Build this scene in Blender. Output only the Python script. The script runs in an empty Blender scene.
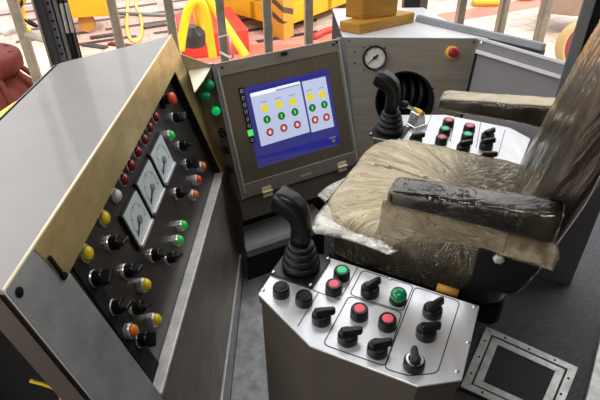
import bpy, bmesh, math, random
from math import sin, cos, pi, radians
from mathutils import Vector as V, Matrix, noise
random.seed(7)
sc = bpy.context.scene
COL = sc.collection

# ---------------------------------------------------------------- camera
FPX, PITCH, ROLL, HC = 535.0, radians(36.05), radians(-0.7), 1.65
_F = V((0, cos(PITCH), -sin(PITCH)))
_R0 = V((1, 0, 0)); _U0 = V((0, sin(PITCH), cos(PITCH)))
_R = _R0 * cos(ROLL) + _U0 * sin(ROLL)
_U = _U0 * cos(ROLL) - _R0 * sin(ROLL)
CAM = V((0, 0, HC))
cd = bpy.data.cameras.new('camera'); cd.sensor_width = 36; cd.lens = FPX / 600 * 36
cd.clip_start = 0.02; cd.clip_end = 200
cam = bpy.data.objects.new('camera', cd); COL.objects.link(cam)
cam.matrix_world = Matrix(((_R.x, _U.x, -_F.x, 0), (_R.y, _U.y, -_F.y, 0), (_R.z, _U.z, -_F.z, HC), (0, 0, 0, 1)))
sc.camera = cam

# ---------------------------------------------------------------- light and exposure
w = bpy.data.worlds.new('daylight'); sc.world = w; w.use_nodes = True
nt = w.node_tree
bg = nt.nodes['Background']
tc = nt.nodes.new('ShaderNodeTexCoord'); sx = nt.nodes.new('ShaderNodeSeparateXYZ')
rp = nt.nodes.new('ShaderNodeValToRGB')
nt.links.new(tc.outputs['Generated'], sx.inputs[0]); nt.links.new(sx.outputs['Z'], rp.inputs[0])
rp.color_ramp.elements[0].position = 0.12; rp.color_ramp.elements[0].color = (0.36, 0.31, 0.24, 1)
rp.color_ramp.elements[1].position = 0.5; rp.color_ramp.elements[1].color = (0.95, 0.97, 1.0, 1)
nt.links.new(rp.outputs[0], bg.inputs[0]); bg.inputs[1].default_value = 3.0
sd = bpy.data.lights.new('sun', 'SUN'); sd.energy = 3.2; sd.angle = radians(2); sd.color = (1, 0.94, 0.84)
so = bpy.data.objects.new('sun', sd); COL.objects.link(so)
so.rotation_euler = V((-0.6, 0.45, -0.75)).to_track_quat('-Z', 'Y').to_euler(); so.location = (0, 6, 6)
ld = bpy.data.lights.new('added_cab_fill', 'AREA'); ld.shape = 'RECTANGLE'; ld.size = 0.9; ld.size_y = 0.25  # added fill lamp out of view, for highlights and brighter top faces
ld.energy = 8; ld.color = (1, 0.97, 0.92)
lo = bpy.data.objects.new('added_cab_fill', ld); COL.objects.link(lo); lo.location = (0.1, 0.55, 2.5)
vs = sc.view_settings
vs.view_transform = 'Standard'; vs.look = 'None'; vs.gamma = 1; vs.use_curve_mapping = False
vs.exposure = 0.0

# ---------------------------------------------------------------- coordinates
def ray(px, py): return _R * ((px - 300) / FPX) + _U * (-(py - 200) / FPX) + _F
def at(px, py, z):
    d = ray(px, py); return CAM + d * ((z - HC) / d.z)
def onp(px, py, q, n):
    d = ray(px, py); return CAM + d * ((q - CAM).dot(n) / d.dot(n))
class Plane:
    def __init__(s, q, X, Y):
        s.q = V(q); s.X = V(X).normalized(); s.N = s.X.cross(V(Y)).normalized(); s.Y = s.N.cross(s.X)
    def loc(s, px, py, c=0):
        p = onp(px, py, s.q + s.N * c, s.N) - s.q
        return p.dot(s.X), p.dot(s.Y)
    def P(s, a, b, c=0): return s.q + s.X * a + s.Y * b + s.N * c
    def M(s, a=0, b=0, c=0, rot=0):
        p = s.P(a, b, c); X = s.X * cos(rot) + s.Y * sin(rot); Y = s.Y * cos(rot) - s.X * sin(rot)
        return Matrix(((X.x, Y.x, s.N.x, p.x), (X.y, Y.y, s.N.y, p.y), (X.z, Y.z, s.N.z, p.z), (0, 0, 0, 1)))
    def off(s, c): return Plane(s.q + s.N * c, s.X, s.Y)
I4 = Matrix.Identity(4)
E_ = V((0.895, -0.446, 0)).normalized(); S_ = V((0.446, 0.895, 0)).normalized(); Z_ = V((0, 0, 1))
O_ = V((0.1494, 1.2444, 0))
def sp(u, w, z): return O_ + E_ * u + S_ * w + Z_ * z
SEAT = Plane(O_, E_, S_)

# ---------------------------------------------------------------- materials
MATS = {}
def mat(name, col, rough=0.5, metal=0.0, bump=0, bscale=60, stretch=None, var=0, vscale=8, emit=0, coat=0, trans=0, wear=None, spec=None):
    if name in MATS: return MATS[name]
    m = bpy.data.materials.new(name); m.use_nodes = True; t = m.node_tree; b = t.nodes['Principled BSDF']
    b.inputs['Base Color'].default_value = (*col, 1); b.inputs['Roughness'].default_value = rough
    b.inputs['Metallic'].default_value = metal
    if coat: b.inputs['Coat Weight'].default_value = coat
    if trans: b.inputs['Transmission Weight'].default_value = trans
    if spec is not None: b.inputs['Specular IOR Level'].default_value = spec
    if emit:
        b.inputs['Emission Color'].default_value = (*col, 1); b.inputs['Emission Strength'].default_value = emit
    tcn = t.nodes.new('ShaderNodeTexCoord'); mp = t.nodes.new('ShaderNodeMapping')
    t.links.new(tcn.outputs['Object'], mp.inputs[0])
    if stretch: mp.inputs['Scale'].default_value = stretch
    if var or wear:
        n = t.nodes.new('ShaderNodeTexNoise'); n.inputs['Scale'].default_value = vscale; n.inputs['Detail'].default_value = 6
        n.inputs['Roughness'].default_value = 0.65
        t.links.new(mp.outputs[0], n.inputs['Vector'])
        r = t.nodes.new('ShaderNodeValToRGB'); r.color_ramp.elements[0].position = 0.3; r.color_ramp.elements[1].position = 0.7
        lo_ = wear if wear else tuple(max(0, c * (1 - var)) for c in col)
        hi_ = col if wear else tuple(min(1, c * (1 + var)) for c in col)
        r.color_ramp.elements[0].color = (*lo_, 1); r.color_ramp.elements[1].color = (*hi_, 1)
        t.links.new(n.outputs['Fac'], r.inputs[0]); t.links.new(r.outputs[0], b.inputs['Base Color'])
        rr = t.nodes.new('ShaderNodeMapRange'); rr.inputs['To Min'].default_value = min(1, rough * 1.25); rr.inputs['To Max'].default_value = rough * 0.8
        t.links.new(n.outputs['Fac'], rr.inputs['Value']); t.links.new(rr.outputs[0], b.inputs['Roughness'])
    if bump:
        n2 = t.nodes.new('ShaderNodeTexNoise'); n2.inputs['Scale'].default_value = bscale; n2.inputs['Detail'].default_value = 4
        t.links.new(mp.outputs[0], n2.inputs['Vector'])
        bp = t.nodes.new('ShaderNodeBump'); bp.inputs['Strength'].default_value = bump; bp.inputs['Distance'].default_value = 0.002
        t.links.new(n2.outputs['Fac'], bp.inputs['Height']); t.links.new(bp.outputs[0], b.inputs['Normal'])
    MATS[name] = m; return m

steel = mat('brushed steel', (0.44, 0.405, 0.35), 0.34, 0.72, bump=0.12, bscale=40, stretch=(1, 1, 9), var=0.16, vscale=5)
steel_band = mat('worn gold reflecting steel', (0.68, 0.53, 0.25), 0.34, 0.7, bump=0.15, bscale=60, stretch=(6, 1, 1), var=0.25, vscale=9)  # golden base colour carries the reflected yellow light
bronze = mat('bronze bezel', (0.24, 0.20, 0.14), 0.34, 0.6, bump=0.1, bscale=80, stretch=(9, 1, 1), var=0.12, vscale=14)
plate = mat('console steel plate', (0.66, 0.66, 0.675), 0.3, 0.5, bump=0.06, bscale=70, stretch=(6, 1, 1), var=0.08, vscale=6)
greytop = mat('grey painted top', (0.29, 0.274, 0.262), 0.42, 0.1, var=0.05, vscale=4, coat=0.2)
darkpanel = mat('dark instrument panel', (0.085, 0.075, 0.068), 0.33, 0.6, bump=0.1, bscale=30, stretch=(1, 12, 12), var=0.3, vscale=12)
facet = mat('warm satin steel', (0.46, 0.39, 0.27), 0.36, 0.4, var=0.15)
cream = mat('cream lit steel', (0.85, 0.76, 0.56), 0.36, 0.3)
doorsteel = mat('satin door steel', (0.30, 0.265, 0.215), 0.34, 0.55, bump=0.12, bscale=50, stretch=(6, 1, 1), var=0.22, vscale=7)
framesteel = mat('frame steel', (0.46, 0.475, 0.49), 0.36, 0.4, bump=0.1, bscale=50, var=0.25, vscale=9)
ledgem = mat('pale ledge steel', (0.92, 0.90, 0.84), 0.25, 0.15, var=0.25, vscale=20)
chrome = mat('chrome', (0.85, 0.85, 0.83), 0.2, 0.8)
silver = mat('silver ring', (0.80, 0.80, 0.78), 0.3, 0.7)
black = mat('black plastic', (0.008, 0.008, 0.009), 0.30, spec=0.35)
blacksoft = mat('black rubber', (0.009, 0.009, 0.010), 0.40, bump=0.15, bscale=300, spec=0.3)
blackmetal = mat('black metal', (0.008, 0.008, 0.008), 0.5, spec=0.2)
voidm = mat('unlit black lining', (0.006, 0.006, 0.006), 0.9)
brownbody = mat('taupe painted steel', (0.105, 0.090, 0.075), 0.42, 0.1, var=0.12, vscale=5)
greypanel = mat('grey painted panel', (0.21, 0.20, 0.205), 0.5, 0.05, var=0.06, vscale=4)
whiterim = mat('white rim paint', (0.66, 0.66, 0.68), 0.4, 0.1, var=0.05)
redl = mat('red lens', (0.24, 0.005, 0.008), 0.18, coat=0.5)
redcap = mat('pink red cap', (0.80, 0.10, 0.13), 0.4, emit=0.12)
greencap = mat('green cap', (0.03, 0.62, 0.22), 0.4, emit=0.12)
greendome = mat('dark green lens', (0.0, 0.22, 0.07), 0.2, coat=0.5)
greenl = mat('green lens', (0.03, 0.60, 0.10), 0.25, coat=0.4, emit=0.15)
greenk = mat('green lamp cap', (0.0, 0.34, 0.13), 0.3, coat=0.4)
greenlit = mat('lit green lamp cap', (0.01, 0.65, 0.15), 0.3, emit=0.35)
yell = mat('yellow lens', (0.88, 0.64, 0.015), 0.22, coat=0.4)
whitel = mat('white lens', (0.75, 0.73, 0.68), 0.25, coat=0.4)
orangel = mat('orange lens', (0.80, 0.22, 0.02), 0.25, coat=0.4)
orred = mat('orange red lens', (0.80, 0.07, 0.02), 0.3, coat=0.3)
estop = mat('emergency red', (0.36, 0.008, 0.012), 0.35, coat=0.2)
yellowring = mat('yellow ring', (0.80, 0.52, 0.01), 0.4)
meterw = mat('meter face', (0.66, 0.74, 0.73), 0.3, coat=0.3, var=0.04)
gaugew = mat('gauge face', (0.80, 0.78, 0.70), 0.4)
ink = mat('dark print', (0.02, 0.02, 0.025), 0.5)
inkgrey = mat('grey print', (0.25, 0.25, 0.27), 0.5)
wood = mat('oiled yellow timber', (0.46, 0.23, 0.025), 0.5, bump=0.3, bscale=30, stretch=(1, 1, 8), var=0.3, vscale=10)
yellowp = mat('yellow paint', (0.66, 0.33, 0.008), 0.45, var=0.18, vscale=3)
yellowt = mat('bright yellow tube paint', (0.90, 0.58, 0.01), 0.4)
redp = mat('red paint', (0.60, 0.035, 0.02), 0.5, var=0.25, vscale=4)
maroon = mat('faded red oxide', (0.11, 0.022, 0.015), 0.6, spec=0.15, var=0.25, vscale=5)
galv = mat('galvanised bar', (0.38, 0.35, 0.28), 0.45, 0.5, var=0.25, vscale=14)
greysteel = mat('blue grey steel', (0.22, 0.23, 0.245), 0.45, 0.3, var=0.15, vscale=8)
darkpost = mat('charcoal post', (0.045, 0.045, 0.05), 0.5, 0.2, var=0.2)
floorm = mat('dark speckled floor', (0.060, 0.060, 0.065), 0.75, bump=0.6, bscale=260, var=0.5, vscale=160)
matm = mat('dark hatch mat', (0.032, 0.030, 0.030), 0.8, bump=0.5, bscale=260, var=0.4, vscale=150)
wornm = mat('worn steel floor plate', (0.50, 0.51, 0.51), 0.5, 0.4, bump=0.2, bscale=20, wear=(0.24, 0.235, 0.23), vscale=16)
alum = mat('dull aluminium', (0.62, 0.61, 0.58), 0.42, 0.4, wear=(0.34, 0.33, 0.30), vscale=22)
wallm = mat('grey cab wall', (0.10, 0.10, 0.105), 0.7, var=0.05)
ceilm = mat('cab ceiling', (0.10, 0.10, 0.10), 0.8, var=0.04)
fabric = mat('black seat vinyl', (0.009, 0.0085, 0.008), 0.6, bump=0.3, bscale=200, spec=0.15)

def checker_mat():
    m = bpy.data.materials.new('checker plate'); m.use_nodes = True; t = m.node_tree; b = t.nodes['Principled BSDF']
    b.inputs['Base Color'].default_value = (0.30, 0.30, 0.31, 1); b.inputs['Metallic'].default_value = 0.6; b.inputs['Roughness'].default_value = 0.38
    tcn = t.nodes.new('ShaderNodeTexCoord'); mp = t.nodes.new('ShaderNodeMapping'); mp.inputs['Rotation'].default_value = (0, 0, radians(45))
    t.links.new(tcn.outputs['Object'], mp.inputs[0])
    br = t.nodes.new('ShaderNodeTexBrick'); br.inputs['Scale'].default_value = 28; br.inputs['Mortar Size'].default_value = 0.16
    br.inputs['Mortar Smooth'].default_value = 0.5
    t.links.new(mp.outputs[0], br.inputs['Vector'])
    bp = t.nodes.new('ShaderNodeBump'); bp.inputs['Strength'].default_value = 0.8; bp.inputs['Distance'].default_value = 0.004; bp.invert = True
    t.links.new(br.outputs['Fac'], bp.inputs['Height']); t.links.new(bp.outputs[0], b.inputs['Normal'])
    return m
checker = checker_mat()

def plastic_mat(name, tint, stretch=(9, 60, 30), bs=0.8, gl=0.9, rough=0.07):
    """thin crinkled wrap: clear film, dust and painted khaki light by a point attribute, gloss by angle"""
    m = bpy.data.materials.new(name); m.use_nodes = True; t = m.node_tree; N = t.nodes.new; L = t.links.new
    b = t.nodes['Principled BSDF']; out = t.nodes['Material Output']
    b.inputs['Base Color'].default_value = (*tint, 1); b.inputs['Roughness'].default_value = 0.4
    fc = N('ShaderNodeAttribute'); fc.attribute_name = 'fc'; du = N('ShaderNodeAttribute'); du.attribute_name = 'dust_glow'
    mp = N('ShaderNodeMapping'); mp.inputs['Scale'].default_value = stretch; L(fc.outputs['Vector'], mp.inputs[0])
    n = N('ShaderNodeTexNoise'); n.inputs['Scale'].default_value = 1; n.inputs['Detail'].default_value = 5; n.inputs['Distortion'].default_value = 0.7
    n.inputs['Roughness'].default_value = 0.6; L(mp.outputs[0], n.inputs['Vector'])
    # sharp folds: ridges of the noise
    def mth(op, a, bb):
        x = N('ShaderNodeMath'); x.operation = op
        for i, v in enumerate((a, bb)):
            if isinstance(v, (int, float)): x.inputs[i].default_value = v
            elif v is not None: L(v, x.inputs[i])
        return x.outputs[0]
    ridge = mth('ABSOLUTE', mth('SUBTRACT', n.outputs['Fac'], 0.5), None)
    ridge = mth('SUBTRACT', 1.0, mth('MULTIPLY', ridge, 5.0))
    bp = N('ShaderNodeBump'); bp.inputs['Strength'].default_value = bs; bp.inputs['Distance'].default_value = 0.006
    L(ridge, bp.inputs['Height'])
    L(bp.outputs[0], b.inputs['Normal'])
    tr = N('ShaderNodeBsdfTransparent'); tr.inputs[0].default_value = (0.96, 0.95, 0.92, 1)
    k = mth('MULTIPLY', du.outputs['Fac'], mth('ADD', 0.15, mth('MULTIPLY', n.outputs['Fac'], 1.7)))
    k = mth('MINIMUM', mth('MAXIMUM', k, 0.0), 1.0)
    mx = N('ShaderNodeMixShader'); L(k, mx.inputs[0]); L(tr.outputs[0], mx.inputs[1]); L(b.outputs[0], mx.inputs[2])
    gs = N('ShaderNodeBsdfGlossy'); gs.inputs['Roughness'].default_value = rough; gs.inputs['Color'].default_value = (1, 0.98, 0.94, 1); L(bp.outputs[0], gs.inputs['Normal'])
    lw = N('ShaderNodeLayerWeight'); lw.inputs['Blend'].default_value = 0.35; L(bp.outputs[0], lw.inputs['Normal'])
    g2 = mth('MINIMUM', mth('ADD', 0.02, mth('MULTIPLY', lw.outputs['Fresnel'], gl)), 0.85)
    m2 = N('ShaderNodeMixShader'); L(g2, m2.inputs[0]); L(mx.outputs[0], m2.inputs[1]); L(gs.outputs[0], m2.inputs[2])
    L(m2.outputs[0], out.inputs[0])
    return m
film = plastic_mat('amber plastic wrap', (0.62, 0.50, 0.29), (7, 44, 26), 1.1)
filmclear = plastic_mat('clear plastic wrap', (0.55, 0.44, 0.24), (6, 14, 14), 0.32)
filmback = plastic_mat('dusty khaki lit plastic wrap', (0.52, 0.45, 0.31), (2.5, 26, 14), 0.6)
filmsoft = plastic_mat('hazy plastic flap', (0.55, 0.53, 0.46), (8, 20, 20), 0.4, 0.6, 0.12)
def film_attr(o, fcs, dust_glow):
    me = o.data
    me.attributes.new('fc', 'FLOAT_VECTOR', 'POINT'); me.attributes.new('dust_glow', 'FLOAT', 'POINT')
    a = me.attributes['fc']; d = me.attributes['dust_glow']
    for i, f in enumerate(fcs): a.data[i].vector = f; d.data[i].value = dust_glow[i]

def ground_mat():
    m = bpy.data.materials.new('rig floor decking'); m.use_nodes = True; t = m.node_tree; b = t.nodes['Principled BSDF']
    N = t.nodes.new; L = t.links.new
    tcn = N('ShaderNodeNewGeometry'); b.inputs['Roughness'].default_value = 0.6
    def math(op, a, bb=None):
        n = N('ShaderNodeMath'); n.operation = op
        for i, x in enumerate((a, bb)):
            if x is None: continue
            if isinstance(x, (int, float)): n.inputs[i].default_value = x
            else: L(x, n.inputs[i])
        return n.outputs[0]
    mp = N('ShaderNodeMapping'); mp.inputs['Rotation'].default_value = (0, 0, radians(-24)); L(tcn.outputs['Position'], mp.inputs[0])
    s = N('ShaderNodeSeparateXYZ'); L(mp.outputs[0], s.inputs[0])
    u, v = s.outputs['X'], s.outputs['Y']
    row = math('FLOOR', math('DIVIDE', v, 0.34))
    fv = math('FRACT', math('DIVIDE', v, 0.34))
    fu = math('FRACT', math('ADD', math('DIVIDE', u, 0.85), math('MULTIPLY', row, 0.5)))
    slot = math('MULTIPLY', math('LESS_THAN', fv, 0.24), math('LESS_THAN', fu, 0.80))
    s2 = N('ShaderNodeSeparateXYZ'); L(tcn.outputs['Position'], s2.inputs[0])
    far = math('GREATER_THAN', math('ADD', s2.outputs['Y'], math('MULTIPLY', s2.outputs['X'], 0.0)), 5.0)
    leftm = math('MULTIPLY', far, math('LESS_THAN', s2.outputs['X'], 0.2))
    slot = math('MULTIPLY', slot, leftm)
    no = N('ShaderNodeTexNoise'); no.inputs['Scale'].default_value = 1.1; no.inputs['Detail'].default_value = 5; L(tcn.outputs['Position'], no.inputs['Vector'])
    r = N('ShaderNodeValToRGB'); e = r.color_ramp.elements
    e[0].position = 0.33; e[0].color = (0.44, 0.27, 0.21, 1); e[1].position = 0.56; e[1].color = (0.52, 0.45, 0.37, 1)
    L(no.outputs['Fac'], r.inputs[0])
    # red painted lanes
    def mix(f, A, B):
        x = N('ShaderNodeMix'); x.data_type = 'RGBA'
        L(f, x.inputs['Factor'])
        for k, c in ((6, A), (7, B)):
            if isinstance(c, tuple): x.inputs[k].default_value = (*c, 1)
            else: L(c, x.inputs[k])
        return x.outputs[2]
    lane = math('LESS_THAN', math('FRACT', math('DIVIDE', math('ADD', v, 0.15), 2.3)), 0.13)
    c1 = mix(math('MULTIPLY', lane, 0.75), r.outputs[0], (0.48, 0.085, 0.045))
    pink = mix(math('MULTIPLY', leftm, 0.6), c1, (0.46, 0.24, 0.20))
    br = N('ShaderNodeTexBrick'); br.inputs['Scale'].default_value = 1.6; br.inputs['Mortar Size'].default_value = 0.012; L(mp.outputs[0], br.inputs['Vector'])
    c2 = mix(math('MULTIPLY', br.outputs['Fac'], 0.55), pink, (0.20, 0.11, 0.08))
    c3 = mix(slot, c2, (0.03, 0.02, 0.018))
    L(c3, b.inputs['Base Color'])
    return m

# ---------------------------------------------------------------- object helpers
WM = {}
def _link(o, parent, M):
    COL.objects.link(o)
    if parent is not None:
        o.parent = parent; o.matrix_basis = WM[parent.name].inverted() @ M
    else: o.matrix_basis = M
    WM[o.name] = M.copy()
def tag(o, label=None, cat=None, group=None, kind=None):
    if label: o['label'] = label
    if cat: o['category'] = cat
    if group: o['group'] = group
    if kind: o['kind'] = kind
    return o
def thing(name, loc, label, cat, group=None, kind=None):
    o = bpy.data.objects.new(name, None); o.empty_display_size = 0.05
    _link(o, None, Matrix.Translation(V(loc)))
    return tag(o, label, cat, group, kind)
def obj(name, bm, m, parent=None, M=I4, bevel=0, smooth=False, label=None, world=False):
    """link ONE mesh object. world=True: the vertices are world coordinates and the object keeps its parent's frame"""
    bmesh.ops.recalc_face_normals(bm, faces=bm.faces)
    if world:
        M = WM[parent.name] if parent is not None else I4
        if parent is None:
            c = V((0, 0, 0)); n = 0; zmin = 1e9
            for v in bm.verts: c += v.co; n += 1; zmin = min(zmin, v.co.z)
            c /= max(n, 1); c.z = zmin; M = Matrix.Translation(c)
        bmesh.ops.transform(bm, matrix=M.inverted(), verts=bm.verts)
    me = bpy.data.meshes.new(name); bm.to_mesh(me); bm.free()
    me.materials.append(m)
    o = bpy.data.objects.new(name, me); _link(o, parent, M)
    if smooth:
        for p in me.polygons: p.use_smooth = True
    if bevel:
        bv = o.modifiers.new('bevel', 'BEVEL'); bv.width = bevel; bv.segments = 2; bv.limit_method = 'ANGLE'; bv.angle_limit = radians(40)
    if label: o['label'] = label
    return o
def again(o, parent, M, label=None):
    """a copy of a part and its sub-parts under another parent"""
    c = o.copy(); COL.objects.link(c); c.parent = parent; c.matrix_basis = WM[parent.name].inverted() @ M; WM[c.name] = M.copy()
    if label: c['label'] = label
    for ch in o.children:
        d = ch.copy(); COL.objects.link(d); d.parent = c; WM[d.name] = M @ ch.matrix_basis
    return c
def B(): return bmesh.new()
def box(bm, x0, x1, y0, y1, z0, z1, M=None):
    vs_ = [bm.verts.new(V(p) if M is None else M @ V(p)) for p in
           ((x0, y0, z0), (x1, y0, z0), (x1, y1, z0), (x0, y1, z0), (x0, y0, z1), (x1, y0, z1), (x1, y1, z1), (x0, y1, z1))]
    for f in ((0, 3, 2, 1), (4, 5, 6, 7), (0, 1, 5, 4), (1, 2, 6, 5), (2, 3, 7, 6), (3, 0, 4, 7)): bm.faces.new([vs_[i] for i in f])
    return bm
def hexa(bm, lo4, hi4):
    a = [bm.verts.new(p) for p in lo4]; b = [bm.verts.new(p) for p in hi4]
    bm.faces.new(a); bm.faces.new(b)
    for i in range(4): bm.faces.new((a[i], a[(i + 1) % 4], b[(i + 1) % 4], b[i]))
    return bm
def prism(bm, pts, z0, z1, M=None, holes=()):
    """a flat plate outlined by pts, with holes, between z0 and z1"""
    T = (lambda p: V(p)) if M is None else (lambda p: M @ V(p))
    loops = [list(pts)] + [list(h) for h in holes]
    rings = []
    for z in (z0, z1):
        lv = [[bm.verts.new(T((x, y, z))) for x, y in lp] for lp in loops]
        rings.append(lv)
        if len(loops) == 1: bm.faces.new(lv[0])
        else:
            es = []
            for r in lv:
                for i in range(len(r)): es.append(bm.edges.new((r[i], r[(i + 1) % len(r)])))
            bmesh.ops.triangle_fill(bm, use_beauty=True, use_dissolve=False, edges=es)
    for lo_, hi_ in zip(*rings):
        n = len(lo_)
        for i in range(n): bm.faces.new((lo_[i], lo_[(i + 1) % n], hi_[(i + 1) % n], hi_[i]))
    return bm
def lathe(bm, prof, n=24, M=None):
    """prof: (r, z) pairs turned about Z"""
    rings = []
    for r, z in prof:
        if r < 1e-6: rings.append([bm.verts.new((0, 0, z))])
        else: rings.append([bm.verts.new((r * cos(2 * pi * i / n), r * sin(2 * pi * i / n), z)) for i in range(n)])
    for a, b in zip(rings, rings[1:]):
        for i in range(n):
            j = (i + 1) % n
            if len(a) == 1 and len(b) == 1: continue
            if len(a) == 1: bm.faces.new((a[0], b[i], b[j]))
            elif len(b) == 1: bm.faces.new((a[i], a[j], b[0]))
            else: bm.faces.new((a[i], a[j], b[j], b[i]))
    if M is not None: bmesh.ops.transform(bm, matrix=M, verts=[v for r in rings for v in r])
    return bm
def tube(bm, pts, r, n=10, closed=False):
    pts = [V(p) for p in pts]; rings = []; prev = None
    N = len(pts)
    for i, p in enumerate(pts):
        if closed: d = pts[(i + 1) % N] - pts[i - 1]
        else: d = (pts[min(i + 1, N - 1)] - pts[max(i - 1, 0)])
        d.normalize()
        if prev is None:
            a = V((0, 0, 1)) if abs(d.z) < 0.9 else V((1, 0, 0)); x = d.cross(a).normalized()
        else: x = (prev - d * prev.dot(d)).normalized()
        prev = x; y = d.cross(x)
        rr = r[i] if isinstance(r, (list, tuple)) else r
        rings.append([bm.verts.new(p + (x * cos(2 * pi * k / n) + y * sin(2 * pi * k / n)) * rr) for k in range(n)])
    prs = list(zip(rings, rings[1:])) + ([(rings[-1], rings[0])] if closed else [])
    for a, b in prs:
        for k in range(n): bm.faces.new((a[k], a[(k + 1) % n], b[(k + 1) % n], b[k]))
    if not closed:
        bm.faces.new(rings[0]); bm.faces.new(rings[-1])
    return bm
def circ(cx, cy, r, n=40, ry=None): return [(cx + r * cos(2 * pi * i / n), cy + (ry or r) * sin(2 * pi * i / n)) for i in range(n)]
def rrect(x0, x1, y0, y1, r, n=6):
    o = []
    for cx, cy, a in ((x1 - r, y1 - r, 0), (x0 + r, y1 - r, 90), (x0 + r, y0 + r, 180), (x1 - r, y0 + r, 270)):
        for i in range(n + 1):
            t = radians(a + 90 * i / n); o.append((cx + r * cos(t), cy + r * sin(t)))
    return o
def catmull(pts, k=8):
    pts = [V(p) for p in pts]; P = [pts[0]] + pts + [pts[-1]]; o = []
    for i in range(1, len(P) - 2):
        for j in range(k):
            t = j / k; a, b, c, d = P[i - 1], P[i], P[i + 1], P[i + 2]
            o.append(0.5 * ((2 * b) + (c - a) * t + (2 * a - 5 * b + 4 * c - d) * t * t + (3 * b - a - 3 * c + d) * t ** 3))
    o.append(pts[-1]); return o
def loft(bm, rings):
    R_ = [[bm.verts.new(p) for p in r] for r in rings]; n = len(R_[0])
    for a, b in zip(R_, R_[1:]):
        for i in range(n): bm.faces.new((a[i], a[(i + 1) % n], b[(i + 1) % n], b[i]))
    bm.faces.new(R_[0]); bm.faces.new(R_[-1])
    return bm
def screw(parent, M, m=None, r=0.0055):
    return obj('screw', lathe(B(), ((r, 0), (r, 0.002), (r * 0.6, 0.0035), (0, 0.0038)), 10), m or chrome, parent, M, smooth=False)

# control kit: each first one is built, later ones are copies
KIT = {}
def kit(key, make, parent, M, label=None):
    if key not in KIT:
        KIT[key] = make(parent, M)
        if label: KIT[key]['label'] = label
        return KIT[key]
    return again(KIT[key], parent, M, label)
def mk_button(capm, capname='cap'):
    def f(parent, M):
        b = obj('push_button', lathe(B(), ((0.0, 0), (0.0195, 0), (0.0195, 0.006), (0.0185, 0.020), (0.0165, 0.024), (0.0125, 0.024), (0.0120, 0.018), (0, 0.018)), 28), black, parent, M, smooth=False)
        obj('cap', lathe(B(), ((0, 0.017), (0.0118, 0.017), (0.0118, 0.0235), (0.0105, 0.0250), (0, 0.0255)), 24), capm, b, M)
        return b
    return f
def mk_dome(lens, r=0.019):
    def f(parent, M):
        b = obj('pilot_lamp', lathe(B(), ((0, 0), (r, 0), (r, 0.006), (r * 0.95, 0.011), (r * 0.8, 0.011), (0, 0.011)), 28), black, parent, M)
        obj('lens', lathe(B(), ((0, 0.008), (r * 0.93, 0.008), (r * 0.93, 0.022), (r * 0.8, 0.028), (r * 0.4, 0.031), (0, 0.032)), 28), lens, b, M, smooth=True)
        return b
    return f
def mk_bezel_lamp(lens, r=0.0165, h=0.006, ring=None):
    def f(parent, M):
        b = obj('indicator_lamp', lathe(B(), ((0, 0), (r * 1.16, 0), (r * 1.16, h * 0.8), (r * 1.06, h), (r * 0.9, h), (0, h * 0.8)), 24), ring or silver, parent, M)
        obj('lens', lathe(B(), ((0, h * 0.7), (r * 0.96, h * 0.7), (r * 0.93, h + 0.004), (r * 0.70, h + 0.009), (r * 0.35, h + 0.012), (0, h + 0.0125)), 24), lens, b, M, smooth=True)
        return b
    return f
def handle_bm(l0, l1, w, z0, z1):
    bm = B()
    pts = [(-l0, -w), (l1, -w * 0.72), (l1 + w * 0.4, 0), (l1, w * 0.72), (-l0, w), (-l0 - w * 0.5, 0)]
    lo_ = [bm.verts.new((x, y, z0)) for x, y in pts]; hi_ = [bm.verts.new((x * 0.97, y * 0.6, z1)) for x, y in pts]
    bm.faces.new(lo_); bm.faces.new(hi_)
    for i in range(6): bm.faces.new((lo_[i], lo_[(i + 1) % 6], hi_[(i + 1) % 6], hi_[i]))
    return bm
def mk_selector(parent, M, ring=False):
    b = obj('selector_switch', lathe(B(), ((0, 0), (0.0205, 0), (0.0210, 0.005), (0.0203, 0.017), (0.0180, 0.0205), (0, 0.0205)), 28), black, parent, M, smooth=False)
    if ring: obj('ring', lathe(B(), ((0.0125, 0.0202), (0.0125, 0.0222), (0.0165, 0.0218), (0.0168, 0.0200)), 28), silver, b, M, label='silver ring')
    obj('handle', handle_bm(0.0125, 0.0210 if ring else 0.0265, 0.0115, 0.0195, 0.0345), black, b, M, bevel=0.003)
    return b
def mk_selector_ring(parent, M): return mk_selector(parent, M, True)
def mk_panel_selector(parent, M):
    b = obj('selector_switch', lathe(B(), ((0, 0), (0.0175, 0), (0.0175, 0.026), (0.0160, 0.029), (0, 0.029)), 24), black, parent, M)
    obj('collar', lathe(B(), ((0.0160, 0.0), (0.0190, 0.0), (0.0190, 0.006), (0.0178, 0.008), (0.0160, 0.008)), 24), silver, b, M, label='silver collar')
    obj('handle', handle_bm(0.013, 0.017, 0.0095, 0.028, 0.046), black, b, M, bevel=0.002)
    return b
def mk_knob(parent, M):
    b = obj('control_knob', lathe(B(), ((0, 0), (0.017, 0), (0.017, 0.010), (0.014, 0.013), (0.013, 0.030), (0.011, 0.033), (0, 0.033)), 20), black, parent, M)
    obj('handle', handle_bm(0.010, 0.018, 0.007, 0.032, 0.046), black, b, M, bevel=0.0015)
    return b
def mk_estop(capm, ring):
    def f(parent, M):
        b = obj('emergency_stop', lathe(B(), ((0, 0), (0.024, 0), (0.024, 0.014), (0.016, 0.016), (0.015, 0.030), (0, 0.030)), 28), ring, parent, M)
        obj('mushroom_cap', lathe(B(), ((0, 0.026), (0.015, 0.026), (0.020, 0.032), (0.020, 0.039), (0.017, 0.044), (0.010, 0.046), (0, 0.046)), 28), capm, b, M, smooth=True, label='red mushroom cap')
        return b
    return f

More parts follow.
